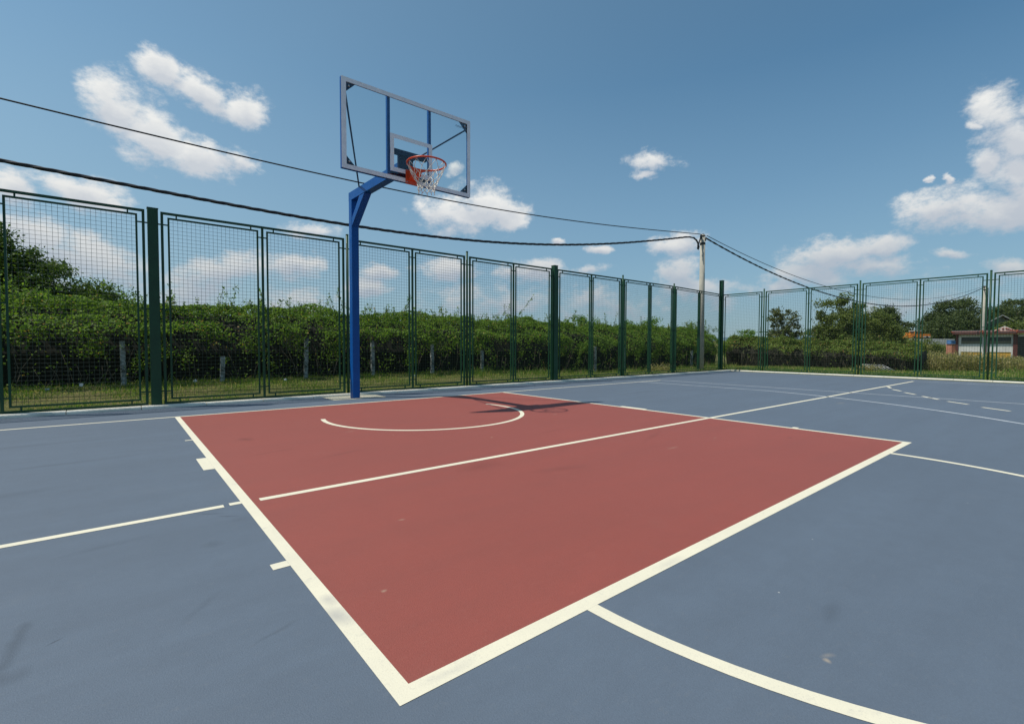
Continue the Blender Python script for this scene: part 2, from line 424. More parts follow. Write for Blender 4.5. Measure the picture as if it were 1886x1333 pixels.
def glass():
    m = bpy.data.materials.new('acrylic_glass'); m.use_nodes = True; N = m.node_tree.nodes; L = m.node_tree.links
    N.remove(N['Principled BSDF'])
    t = N.new('ShaderNodeBsdfTransparent'); t.inputs[0].default_value = (.965, .985, .985, 1)
    g = N.new('ShaderNodeBsdfGlossy'); g.inputs['Roughness'].default_value = .03
    fr = N.new('ShaderNodeFresnel'); fr.inputs[0].default_value = 1.45
    ms = N.new('ShaderNodeMixShader'); L.new(fr.outputs[0], ms.inputs[0]); L.new(t.outputs[0], ms.inputs[1]); L.new(g.outputs[0], ms.inputs[2])
    L.new(ms.outputs[0], N['Material Output'].inputs[0]); return m
mat_glass = glass()

mat_hedge = leafmat('hedge_leaf', (.205, .310, .050), (.108, .202, .032), (.042, .098, .019), .46, .6, (.34, .24, .08), .03, 1.1)
mat_hedge2 = leafmat('side_hedge_leaf', (.200, .265, .050), (.110, .170, .034), (.055, .095, .020), .36, .6, (.30, .18, .07), .05, .9)
mat_acacia = leafmat('bright_leaf', (.170, .290, .040), (.115, .215, .030), (.065, .13, .020), .45, .6, None, 0, 1.)
mat_walnut = leafmat('dark_leaf', (.105, .165, .032), (.062, .110, .024), (.036, .070, .016), .38, .55, None, 0, 1.)
mat_tree = leafmat('tree_leaf', (.180, .220, .055), (.110, .150, .036), (.058, .088, .022), .36, .6, None, 0, .5)
mat_olive = leafmat('pale_tree_leaf', (.135, .150, .050), (.095, .115, .040), (.06, .075, .03), .3, .6, None, 0, .5)
mat_forest = leafmat('forest_leaf', (.110, .145, .050), (.070, .100, .036), (.040, .065, .026), .32, .6, None, 0, .25)
mat_weed = leafmat('weed_leaf', (.36, .35, .13), (.26, .26, .085), (.14, .16, .05), .4, .8, (.55, .45, .24), .24, 1.2)
mat_flower = worn('weed_flower', (.62, .60, .46), (.45, .42, .30), .8, nscale=10)
mat_grassblade = leafmat('grass_blade', (.190, .300, .050), (.120, .215, .036), (.070, .135, .026), .4, .7, (.50, .41, .20), .20, .9)
mat_core = worn('hedge_inner_shade', (.010, .012, .006), (.018, .016, .009), .95, nscale=6)  # near-black: the shade deep among the branches, painted as colour
mat_bark = worn('bark', (.10, .08, .055), (.055, .045, .032), .9, nscale=14, bumps=.6, bscale=30)
mat_twig = worn('dry_twig', (.16, .135, .095), (.08, .07, .05), .9, nscale=12)

def ground_mat():
    m, N, L, P = M('meadow_soil')
    a = mixc(N, L, mrange(N, L, obj_noise(N, L, .35, 6, .65), .38, .64), (.085, .105, .030), (.175, .150, .065))
    a = mixc(N, L, mrange(N, L, obj_noise(N, L, 6, 6, .7), .42, .66, 0, .7), a, (.055, .075, .022))
    a = mixc(N, L, mrange(N, L, obj_noise(N, L, 40, 4, .7), .5, .7, 0, .6), a, (.20, .17, .085))
    L.new(a, P.inputs['Base Color']); P.inputs['Roughness'].default_value = .95; P.inputs['Specular IOR Level'].default_value = .1
    bump(N, L, P, obj_noise(N, L, 20, 6, .7), .8, .05)
    return m
mat_ground = ground_mat()

# ------------------------------------------------------------------ the setting
# local frame for everything beyond the court: u metres sideways, d metres away from the camera
RX = Vector((.773, -.6343, 0)).normalized(); FX = Vector((.6343, .773, 0)).normalized()
def S(u, d, z=0.): return Vector((CAM.x, CAM.y, 0)) + RX * u + FX * d + Vector((0, 0, z))
def ud(x, y):
    v = Vector((x - CAM.x, y - CAM.y, 0)); return v.dot(RX), v.dot(FX)
def sst(a, b, x):
    t = min(1, max(0, (x - a) / (b - a))); return t * t * (3 - 2 * t)
def gh(x, y):
    if y < 1.12 and x < 13.16 - .0 * y and x > -9 and y > -30: return -.06
    u, d = ud(x, y); h = .022
    h += .03 * noise.noise(Vector((x * .35, y * .35, 1))) * sst(1.2, 4, max(y - 1.1, x - 13.2))
    h += .17 * sst(1.25, 3.1, y) * (1 - sst(3, 9.5, x))
    dip = sst(22, 33, d) * sst(8, 24, u)
    h -= .42 * dip
    bank = sst(60, 73, d) * sst(22, 36, u) * (1 - sst(400, 900, d))
    h += 2.15 * bank + .5 * noise.noise(Vector((x * .03, y * .03, 4))) * sst(40, 90, d)
    return h

def make_ground():
    def axis(lo, hi, step, far):
        a = list(np.arange(lo, hi + 1e-6, step)); s = step; x = a[0]; pre = []
        while x > -far: s *= 1.28; x -= s; pre.append(x)
        s = step; x = a[-1]; post = []
        while x < far: s *= 1.28; x += s; post.append(x)
        return pre[::-1] + a + post
    xs = axis(-9.0, 60, .75, 3500); ys = axis(-24, 34, .75, 3500)
    # put grid lines right under the kerbs
    for v, ar in ((13.17, xs), (13.23, xs), (1.10, ys), (1.16, ys)): ar.append(v)
    xs = sorted(xs); ys = sorted(ys); nx = len(xs)
    vs = [(x, y, gh(x, y)) for y in ys for x in xs]
    fs = [(j * nx + i, j * nx + i + 1, (j + 1) * nx + i + 1, (j + 1) * nx + i) for j in range(len(ys) - 1) for i in range(nx - 1)]
    b = MB(); b._add(vs, fs, True); tag(b.build('ground', mat_ground), kind='structure')
make_ground()

KX = 13.12; KY = 1.04            # court edge (inner faces of the kerbs)
court = MB(); court._add([(-9, -26, 0), (KX, -26, 0), (KX, KY, 0), (-9, KY, 0)], [(0, 1, 2, 3)])
court = tag(court.build('court', mat_blue), kind='structure')

key = MB(); key._add([(-2.42, -5.77, .0007), (2.42, -5.77, .0007), (2.42, -.01, .0007), (-2.42, -.01, .0007)], [(0, 1, 2, 3)])
tag(key.build('painted_key', mat_red), kind='structure')

ZL = .0014
def strip(b, p, q, w):
    p = Vector((p[0], p[1], 0)); q = Vector((q[0], q[1], 0)); d = (q - p).normalized(); n = Vector((-d.y, d.x, 0)) * w / 2
    b._add([(v.x, v.y, ZL) for v in (p - n, q - n, q + n, p + n)], [(0, 1, 2, 3)])
def arc(b, cx, cy, r, a0, a1, w, n=64):
    vs = []
    for i in range(n + 1):
        a = R(a0 + (a1 - a0) * i / n)
        for rr in (r - w / 2, r + w / 2): vs.append((cx + rr * math.cos(a), cy + rr * math.sin(a), ZL))
    b._add(vs, [(2 * i, 2 * i + 1, 2 * i + 3, 2 * i + 2) if a1 > a0 else (2 * i, 2 * i + 2, 2 * i + 3, 2 * i + 1) for i in range(n)])
def line(name, fn, m=None):
    b = MB(); fn(b); return tag(b.build(name, m or mat_line), kind='structure')
# key outline, one outline polygon strip with mitred corners
def key_outline(b):
    xo, xi = 2.45, 2.40; yo, yi = -5.80, -5.745
    b._add([(-xo, -.03, ZL), (-xo, yo, ZL), (xo, yo, ZL), (xo, -.03, ZL), (xi, -.03, ZL), (xi, yi, ZL), (-xi, yi, ZL), (-xi, -.03, ZL)],
           [(0, 1, 6, 7), (1, 2, 5, 6), (2, 3, 4, 5)])
line('key_outline', key_outline)
def ticks(b):
    for s in (-1, 1):
        for y0, y1, w in ((-1.725, -1.755, .055), (-2.61, -3.02, .065), (-3.90, -3.945, .055), (-4.82, -4.875, .06)):
            x = sorted((s * 2.4503, s * (2.4503 + w)))
            if s > 0 and w < .06: continue
            b._add([(x[0], y1, ZL), (x[1], y1, ZL), (x[1], y0, ZL), (x[0], y0, ZL)], [(0, 1, 2, 3)])
line('lane_marks', ticks)
line('baseline', lambda b: strip(b, (-7.5, 0), (7.45, 0), .045), mat_line)
line('no_charge_arc', lambda b: arc(b, 0, -1.545, 1.195, -195, 15, .05))
line('free_throw_arc', lambda b: arc(b, 0, -5.8003, 1.775, -180, 0, .05))
def cross(b):
    strip(b, (-9, -3.94), (-2.532, -3.932), .045)
    strip(b, (-2.362, -3.932), (2.398, -3.936), .05)
    strip(b, (2.452, -3.944), (12.05, -3.99), .05)
line('long_cross_line', cross)
def far_end(b): strip(b, (12.08, -3.965), (12.30, -14), .04)
line('far_end_line', far_end, mat_thin)
line('sideline', lambda b: (strip(b, (7.42, .022), (7.42, -25), .045), strip(b, (-7.5, .022), (-7.5, -25), .045)), mat_thin)
def three(b):
    a = math.degrees(math.acos(6.60 / 6.725))
    strip(b, (6.58, -.0226), (6.58, -2.86), .045); strip(b, (-6.6, -.0226), (-6.6, -2.86), .045)
    arc(b, 0, -1.575, 6.70, -180 + a, -a, .05, 120)
line('three_point_line', three, mat_thin)
def dashes(b):
    for p, q in (((9.62, -4.03), (9.22, -4.165)), ((8.88, -4.27), (8.55, -4.47)), ((8.25, -4.584), (7.93, -4.80)), ((7.65, -4.944), (7.21, -5.223)), ((6.97, -5.366), (6.69, -5.637)), ((6.39, -5.815), (6.12, -6.109)),
                 ((5.82, -6.44), (5.56, -6.77)), ((5.30, -7.13), (5.08, -7.50)), ((4.88, -7.90), (4.70, -8.30))):
        strip(b, p, q, .05)
line('dashed_line', dashes)

def make_kerb():
    b = MB(); prof = [(0, -.04), (0, .030), (.008, .040), (.118, .040), (.126, .030), (.126, -.04)]
    def stone(p, q, nrm):
        p = Vector(p); q = Vector(q); nrm = Vector(nrm); j = random.uniform(-.002, .002)
        vs = [p + nrm * a + Vector((0, 0, c + j)) for a, c in prof] + [q + nrm * a + Vector((0, 0, c + j)) for a, c in prof]
        n = len(prof); b._add(vs, [(i, (i + 1) % n, n + (i + 1) % n, n + i) for i in range(n)] + [tuple(range(n)), tuple(range(2 * n - 1, n - 1, -1))])
    x = -3.445 - .72 * 8
    while x < KX:
        stone((x + .004, KY, 0), (min(x + .72, KX + .126) - .004, KY, 0), (0, 1, 0)); x += .72
    y = KY
    while y > -26:
        stone((KX, y - .004, 0), (KX, y - .70 + .004, 0), (1, 0, 0)); y -= .70
    tag(b.build('kerb', mat_kerb), kind='structure')
make_kerb()
b = MB(); b._add([(-.42, .545, .004), (.43, .545, .004), (.43, KY - .003, .004), (-.42, KY - .003, .004)], [(0, 1, 2, 3)])
tag(b.build('concrete_base', mat_pad), kind='structure')

# distant ridge; the blue of distance haze is painted into its forest colour
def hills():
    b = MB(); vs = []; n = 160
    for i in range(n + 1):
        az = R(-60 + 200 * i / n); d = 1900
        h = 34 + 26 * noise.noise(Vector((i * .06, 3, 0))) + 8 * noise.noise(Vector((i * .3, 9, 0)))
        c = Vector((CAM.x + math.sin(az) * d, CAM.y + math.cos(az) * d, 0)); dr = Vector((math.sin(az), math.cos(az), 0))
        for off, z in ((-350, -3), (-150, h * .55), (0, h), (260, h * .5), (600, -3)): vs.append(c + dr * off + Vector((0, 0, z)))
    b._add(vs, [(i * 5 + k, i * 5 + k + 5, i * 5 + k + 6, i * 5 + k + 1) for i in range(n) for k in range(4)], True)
    tag(b.build('hills', worn('hazy_far_forest', (.10, .16, .20), (.07, .12, .15), 1., nscale=.01)), kind='structure')
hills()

# ------------------------------------------------------------------ basketball hoop
def make_hoop():
    t = empty('basketball_hoop', (-.036, .67, 0), 'blue steel basketball hoop with transparent backboard, orange rim and white net', 'basketball hoop')
    def bld(b, n, m, par=None, lab=None):
        b.v = [(v[0] + .036, v[1] - .67, v[2]) for v in b.v]; return b.build(n, m, par or t, lab)
    px0, px1 = -.094, .022; pc = (px0 + px1) / 2
    b = MB(); b.bar((pc, .67, 0), (pc, .67, 3.105), .116, .116, bev=.006); bld(b, 'pole', mat_blue_steel)
    b = MB()                                            # arm, mitred to the back corner of the pole
    b.prism([(px0, .728, 3.1055), (px0, .728, 3.232), (px0, -1.02, 3.212), (px0, -1.02, 3.085), (px0, .612, 3.1055)], (0, 0, 0), (.116, 0, 0)); bld(b, 'arm', mat_blue_steel)
    b = MB(); b.prism([(px0 + .004, .6115, 2.70), (px0 + .004, .6115, 2.82), (px0 + .004, .30, 3.098), (px0 + .004, .115, 3.095)], (0, 0, 0), (.108, 0, 0)); bld(b, 'brace', mat_blue_steel)
    b = MB()
    b.box(-.115, .095, -1.052, -1.021, 3.02, 3.335); bld(b, 'mounting_plate', mat_dark_blue)
    for s in (-1, 1):
        b = MB(); b.tube([(pc + s * .045, .33, 3.228), (s * .845, -1.165, 3.83)], .011, 8); bld(b, 'strut', mat_dark_blue)
    bb = empty('backboard', (0, 0, 0)); bb.parent = t; bb.location = (.036, -.67, 0)
    def bd(b, n, m, par=bb, lab=None): return b.build(n, m, par, lab)
    Y0 = -1.2; ZB = 2.905; ZT = 3.95; W = .897
    b = MB(); b.box(-W + .006, W - .006, Y0 + .002, Y0 + .012, ZB + .006, ZT - .006); bd(b, 'glass_panel', mat_glass)
    b = MB()
    for (x0, x1, z0, z1) in ((-W, W, ZT - .05, ZT), (-W, W, ZB, ZB + .05), (-W, -W + .055, ZB + .05, ZT - .05), (W - .05, W, ZB + .05, ZT - .05)): b.box(x0, x1, Y0 - .002, Y0 + .001, z0, z1)
    bd(b, 'painted_border', mat_frame_paint)
    b = MB(); sx, z0, z1 = .295, 3.01, 3.468
    for (x0, x1, a, c) in ((-sx, sx, z1 - .05, z1), (-sx, sx, z0, z0 + .05), (-sx, -sx + .05, z0 + .05, z1 - .05), (sx - .05, sx, z0 + .05, z1 - .05)): b.box(x0, x1, Y0 - .002, Y0 + .001, a, c)
    bd(b, 'target_square', mat_frame_paint)
    b = MB(); f = .03                                   # blue steel frame behind the panel
    for (x0, x1, a, c) in ((-W, W, ZT - f, ZT), (-W, W, ZB, ZB + f), (-W, -W + f, ZB + f, ZT - f), (W - f, W, ZB + f, ZT - f)): b.box(x0, x1, Y0 + .0125, Y0 + .05, a, c)
    bd(b, 'steel_frame', mat_blue_steel)
    for x in (-.292, .288):
        b = MB(); b.box(x - .019, x + .019, Y0 + .052, Y0 + .09, ZB + .03, ZT - .004); bd(b, 'upright', mat_blue_steel)
    b = MB(); b.box(-.272, .268, Y0 + .09, Y0 + .145, 3.275, 3.335); b.box(-.272, .268, Y0 + .09, Y0 + .145, 3.0, 3.04); bd(b, 'cross_rail', mat_dark_blue)
    for sx_ in (-1, 1):
        for zt, sz in ((ZT, -1), (ZB, 1)):
            b = MB(); o = W - f - .002; zz = zt + sz * (f + .002); s = .150
            b.prism([(sx_ * o, Y0 + .014, zz), (sx_ * (o - s), Y0 + .014, zz), (sx_ * o, Y0 + .014, zz + sz * s)], (0, 0, 0), (0, .012, 0))
            g = bd(b, 'corner_gusset', mat_dark_blue)
            b = MB(); c = (sx_ * (o - .058), zz + sz * .058)
            b.tube([(c[0], Y0 - .004, c[1]), (c[0], Y0 + .013, c[1])], .011, 10); b.build('bolt', mat_bolt, g)
    # small maker's mark on the glass near the top right corner
    b = MB(); zz = 3.835
    for k in range(9):
        x = .66 + k * .014; b.bar((x, Y0 - .001, zz + .004 * math.sin(k * 2.1)), (x + .010, Y0 - .001, zz + .004 * math.sin(k * 2.1 + 1.5)), .0015, .005)
    b.bar((.655, Y0 - .001, zz - .012), (.79, Y0 - .001, zz - .014), .0012, .0035); bd(b, 'faded_mark', mat_dark_blue)
    # rim
    rim = MB(); cy = -1.575; zr = 3.05; r = .2335
    rim.tube([(r * math.cos(a), cy + r * math.sin(a), zr) for a in [2 * math.pi * k / 56 for k in range(56)]], .0105, 10, closed=True)
    for s in (-1, 1): rim.bar((s * .062, -1.34, 3.035), (s * .10, cy + .208, 3.047), .010, .028)
    ro = bld(rim, 'rim', mat_orange)
    b = MB()
    b.box(-.092, .088, -1.214, -1.2035, 2.888, 3.062)
    b.prism([(-.062, -1.2145, 3.044), (-.062, -1.2145, 2.93), (-.062, -1.325, 2.985), (-.062, -1.352, 3.036), (-.062, -1.352, 3.052), (-.062, -1.22, 3.056)], (0, 0, 0), (.124, 0, 0))
    bk = bld(b, 'rim_bracket', mat_orange)
    for x in (-.078, .074):
        for z in (2.91,):
            b = MB(); b.tube([(x, -1.222, z), (x, -1.2145, z)], .007, 8); bld(b, 'bolt', mat_bolt, bk); bk.children[-1]
    b = MB(); n = 12; hooks = []
    levels = [(r - .003, 0.0), (.200, -.080), (.158, -.150), (.125, -.205), (.106, -.245), (.102, -.280), (.110, -.312)]
    rg = random.Random(3); P = {}
    for k, (rad, dz) in enumerate(levels):
        for i in range(n):
            a = 2 * math.pi * (i + (.5 if k % 2 else 0)) / n
            jr = rg.uniform(-.010, .010) if k > 1 else 0; jz = rg.uniform(-.013, .013) if k > 1 else 0
            P[k, i] = Vector(((rad + jr) * math.cos(a) + rg.uniform(-.006, .006) * (k > 1), cy + (rad + jr) * math.sin(a), zr + dz - .008 + jz))
    for k in range(len(levels) - 1):
        for i in range(n):
            for j in ((i, i - 1) if k % 2 == 0 else (i, i + 1)):
                q = P[k + 1, j % n]; p = P[k, i]; mid = (p + q) / 2 + Vector((0, 0, -.004))
                b.tube([p, mid, q], .0033 if k < 3 else .0046, 5)
    for (k, i), p in P.items():
        if k >= 2: b.tube([p + Vector((0, 0, .007)), p, p - Vector((0, 0, .007))], [.002, .0065, .002], 6)
    for i in range(n):
        p = P[6, i]; b.tube([p, p + Vector((rg.uniform(-.012, .012), rg.uniform(-.012, .012), -.03))], .004, 5)
    bld(b, 'net', mat_net, ro)
    for i in range(n):
        a = 2 * math.pi * i / n
        hk = [(r * math.cos(a) + rr * math.cos(a), cy + r * math.sin(a) + rr * math.sin(a), zr + z) for rr, z in ((0, -.009), (-.006, -.018), (-.002, -.026), (.006, -.022))]
        rim2 = MB(); rim2.tube(hk, .0022, 5); bld(rim2, 'net_hook', mat_orange, ro)
make_hoop()

# ------------------------------------------------------------------ fences
def make_fence(name, label, posts, loc, half_first=False, skip_first=False):
    """posts: list of (x, y, kind) kind 0 thin, 1 heavy, 2 corner;  bays between consecutive posts"""
    t = empty(name, loc, label, 'fence'); L0 = Vector(loc)
    def add(b, n, m, par=t):
        if par is t: b.v = [tuple(Vector(v) - L0) for v in b.v]
        else: b.v = [tuple(Vector(v) - L0) for v in b.v]
        return b.build(n, m, par)
    for (x, y, kd, h) in posts:
        b = MB()
        if kd: b.bar((x, y, -.02), (x, y, h), .115, .115, bev=.006); b.box(x - .062, x + .062, y - .062, y + .062, h, h + .006)
        else: b.tube([(x, y, -.02), (x, y, h)], .021, 12); b.tube([(x, y, h), (x, y, h + .012), (x, y, h + .02)], [.024, .024, .008], 12)
        add(b, 'post', mat_green)
    for k in range(len(posts) - 1):
        xa, ya, ka, _ = posts[k]; xb, yb, kb, _ = posts[k + 1]
        A = Vector((xa, ya, 0)); B = Vector((xb, yb, 0)); D = (B - A); Ln = D.length; D.normalize()
        def pt(s, z): v = A + D * s; return Vector((v.x, v.y, z))
        s0 = .100 if ka else .068; s1 = Ln - (.100 if kb else .068)
        ztop, zbot = 2.607, .052; a0 = s0 + .072; a1 = s1 - .072; it, ib = 2.545, .112
        single = Ln < 1.8
        mid = None if single else (s0 + s1) / 2
        outer = MB(); w = .030
        outer.bar(pt(s0 - w / 2, ztop), pt(s1 + w / 2, ztop), w, w); outer.bar(pt(s0 - w / 2, zbot), pt(s1 + w / 2, zbot), w, w)
        for s in ((s0, s1) if single else (s0, s1, mid)): outer.bar(pt(s, zbot + w / 2), pt(s, ztop - w / 2), w, w)
        st = .016
        for z in (2.454, 1.32, .215):                   # stubs to the posts
            outer.bar(pt(.02 if not ka else .055, z), pt(s0 - w / 2, z), st, st); outer.bar(pt(s1 + w / 2, z), pt(Ln - (.02 if not kb else .055), z), st, st)
        add(outer, 'outer_frame', mat_green)
        spans = [(a0, a1)] if single else [(a0, mid - .066), (mid + .066, a1)]
        for (p, q) in spans:
            f = MB(); v = .022
            f.bar(pt(p - v / 2, it), pt(q + v / 2, it), v, v); f.bar(pt(p - v / 2, ib), pt(q + v / 2, ib), v, v)
            f.bar(pt(p, ib + v / 2), pt(p, it - v / 2), v, v); f.bar(pt(q, ib + v / 2), pt(q, it - v / 2), v, v)
            for s in (p + .088, q - .088):
                f.bar(pt(s, it + v / 2), pt(s, ztop - w / 2), st, st); f.bar(pt(s, zbot + w / 2), pt(s, ib - v / 2), st, st)
            for z in (2.454, 1.32, .215):
                lo = s0 if p == a0 else mid; hi = s1 if q == a1 else mid
                f.bar(pt(lo + w / 2, z), pt(p - v / 2, z), st, st); f.bar(pt(q + v / 2, z), pt(hi - w / 2, z), st, st)
            fo = add(f, 'mesh_frame', mat_green)
            g = MB(); r = .00165; n = max(8, round((q - p - v) / .050)); m = 48
            nv = Vector((-D.y, D.x, 0))
            for i in range(1, n):
                s = p + (q - p) * i / n; j = random.uniform(-.0012, .0012)
                g.tube([pt(s + j, ib + v / 2) + nv * .002, pt(s, it - v / 2) + nv * .002], r, 5, caps=False)
            for i in range(1, m):
                z = ib + (it - ib) * i / m; j = random.uniform(-.0012, .0012)
                g.tube([pt(p + v / 2, z) - nv * .0025, pt(q - v / 2, z + j) - nv * .0025], r, 5, caps=False)
            add(g, 'wire_mesh', mat_wire, fo)
    return t
FY = 1.205
make_fence('mesh_fence', 'long green steel mesh fence behind the basketball hoop, in front of the tall hedge',
    [(-8.15, FY, 1, 2.64), (-5.40, FY, 0, 2.68), (-2.557, FY, 1, 2.645), (.055, FY, 0, 2.68), (2.467, FY, 0, 2.70), (4.905, FY, 1, 2.69), (7.43, FY, 0, 2.70), (9.86, FY, 0, 2.68), (13.12, 1.42, 1, 3.09)], (-8.15, FY, 0))
make_fence('mesh_fence', 'green steel mesh fence along the right end of the court before the shed',
    [(13.27, 1.50, 0, 2.66), (13.30, .09, 0, 2.69), (13.31, -2.52, 0, 2.69), (13.32, -5.15, 0, 2.67), (13.33, -7.80, 0, 2.68), (13.34, -10.4, 1, 2.65)], (13.27, 1.50, 0))

# ------------------------------------------------------------------ vegetation
def nval(x, y, z, s=1., o=0.): return noise.noise(Vector((x * s + o, y * s, z * s)))

def make_hedge(name, label, A, B, h0, h1, thick, n, size, mat, floor=lambda x: 0., shoots=60, low=.42, seed=1, lowp=.05, start=.30, dense=1.5):
    """A->B is the foot of the front face; the body lies to the left of A->B"""
    rg = np.random.default_rng(seed); A = Vector((A[0], A[1], 0)); B = Vector((B[0], B[1], 0)); D = B - A; Ln = D.length; D.normalize(); Nn = Vector((-D.y, D.x, 0))
    t = empty(name, (A.x, A.y, 0), label, 'hedge')
    s = rg.uniform(0, Ln, n); FL = np.array([floor(A.x + D.x * float(q)) for q in s]); hh = h0 + (h1 - h0) * s / Ln - FL
    # profile parameter: front face, rounded shoulder, top
    a = rg.uniform(0, 1, n); front = a < .58
    tz = np.where(front, a / .58, 1.0); ty = np.where(front, 0, (a - .58) / .42)
    z = tz * hh; y = ty * thick
    sh = np.clip((z / hh - .60) / .40, 0, 1)            # shoulder rounds back
    y = np.where(front, .62 * sh ** 1.7, .62 + (thick - .62) * ty)
    z = np.where(front, z, hh + .03 - .12 * (ty - .3) ** 2 * 2)
    overh = np.where(front, -.26 * np.exp(-((z / hh - .62) / .20) ** 2), 0)
    y = y + overh + .10
    bump_ = np.array([nval(si, yi, zi, 1.7, seed) * .20 + nval(si, yi, zi, 4.5, seed + 5) * .10 for si, yi, zi in zip(s, y, z)])
    topb = np.array([nval(si, 0, 0, .8, seed + 20) * .13 + nval(si, yi, 0, 2.6, seed + 9) * .13 for si, yi in zip(s, y)])
    dep = rg.exponential(.07, n)
    y = np.where(front, y - bump_ + dep, y); z = np.where(front, z + topb * tz, z + topb + bump_ * .2 - dep)
    zr = z / hh
    clump = np.array([nval(si, 3, zi, 2.3, seed + 33) for si, zi in zip(s, z)])
    prob = np.where(front, np.clip((zr - start) / low + clump * dense, lowp, 1), 1)
    keep = (rg.uniform(0, 1, n) < prob) & (z > .03)
    s, y, z = s[keep], y[keep], z[keep] + FL[keep]
    C = np.array([[A.x, A.y, 0.]]) + s[:, None] * np.array(D)[None, :] + y[:, None] * np.array(Nn)[None, :]; C[:, 2] += z
    V = [leaves(C, np.full(len(C), size), bias=(-Nn.x * .4, -Nn.y * .4, .7), aspect=.58, rng=rg)]
    stems = MB()
    for k in range(shoots):                             # young shoots above the clipped top
        ss = rg.uniform(0, Ln); yy = rg.uniform(.25, thick * .7); H = h0 + (h1 - h0) * ss / Ln; ln = rg.gamma(2.0, .10) + .05
        p = A + D * ss + Nn * yy + Vector((0, 0, H - .05)); d = Vector((rg.normal(0, .35), rg.normal(0, .35), 1)).normalized()
        pts = [p + d * ln * q + Vector((rg.normal(0, .01), rg.normal(0, .01), -.10 * q * q * ln)) for q in (0, .35, .7, 1)]
        stems.tube(pts, [.004, .0035, .003, .0015], 4)
        m = int(6 + ln * 60); q = rg.uniform(0, 1, m); c = np.array([list(pts[0].lerp(pts[-1], float(i))) for i in q]) + rg.normal(0, .022, (m, 3))
        V.append(leaves(c, np.full(m, size * .95), bias=(0, 0, .6), aspect=.5, rng=rg))
    fo = tag(quads_object('foliage', np.concatenate(V), mat, t), kind='stuff'); fo.location = (-A.x, -A.y, 0)
    st = tag(stems.build('shoots', mat_twig, t), kind='stuff'); st.location = (-A.x, -A.y, 0)
    core = MB(); K = int(Ln / .5); vs = []                # solid near-black core, painting the shade inside the hedge
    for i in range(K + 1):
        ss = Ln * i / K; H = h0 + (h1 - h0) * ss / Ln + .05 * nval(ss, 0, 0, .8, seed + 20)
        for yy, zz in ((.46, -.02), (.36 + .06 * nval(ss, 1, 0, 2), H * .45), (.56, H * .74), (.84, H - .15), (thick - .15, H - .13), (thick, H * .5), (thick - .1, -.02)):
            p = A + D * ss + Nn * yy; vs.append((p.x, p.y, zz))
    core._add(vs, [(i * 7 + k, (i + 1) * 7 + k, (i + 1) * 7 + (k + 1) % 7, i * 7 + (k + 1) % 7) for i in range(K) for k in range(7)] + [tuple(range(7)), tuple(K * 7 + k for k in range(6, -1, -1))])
    co = core.build('inner_shade_core', mat_core, t); co.location = (-A.x, -A.y, 0)
    tw = MB()
    for k in range(int(Ln * 9)):                        # bare stems showing low down
        ss = rg.uniform(0, Ln); p = A + D * ss + Nn * rg.uniform(.10, .34) + Vector((0, 0, floor(A.x + D.x * ss)))
        hgt = rg.uniform(.2, .75); q = p + D * rg.normal(0, .18) + Nn * rg.normal(0, .06) + Vector((0, 0, hgt))
        m_ = (p + q) / 2 + D * rg.normal(0, .05)
        tw.tube([p, m_, q], [.007, .005, .003], 4)
    o = tag(tw.build('stems', mat_twig, t), kind='stuff'); o.location = (-A.x, -A.y, 0)
    return t

HA, HB = (-8.0, 3.00), (16.6, 3.00)
make_hedge('hedge', 'tall leafy green hedge running behind the long fence and the basketball hoop', HA, HB, 1.58, 1.50, 1.7, 175000, .050, mat_hedge, shoots=420, seed=3, floor=lambda x: .17 * (1 - sst(3, 9.5, x)))
make_hedge('hedge', 'lower clipped hedge behind the right end fence, beside the weeds', (17.1, 3.4), (17.2, -3.15), 1.24, .86, 1.3, 46000, .060, mat_hedge2, shoots=60, seed=8, lowp=.012, start=.50, low=.30, dense=1.2)

def ellipsoid_clumps(rg, blobs, m, rad):
    """clump centres near the skin of ellipsoids, weighted by their surface"""
    w = np.array([b[3] * b[4] + b[4] * b[5] + b[3] * b[5] for b in blobs]); w = w / w.sum()
    idx = rg.choice(len(blobs), m, p=w); bl = np.array(blobs)[idx]
    d = rg.normal(size=(m, 3)); d /= np.linalg.norm(d, axis=1)[:, None]
    r = rg.uniform(.45, 1.0, m)[:, None] ** .5
    return bl[:, :3] + d * r * bl[:, 3:6]

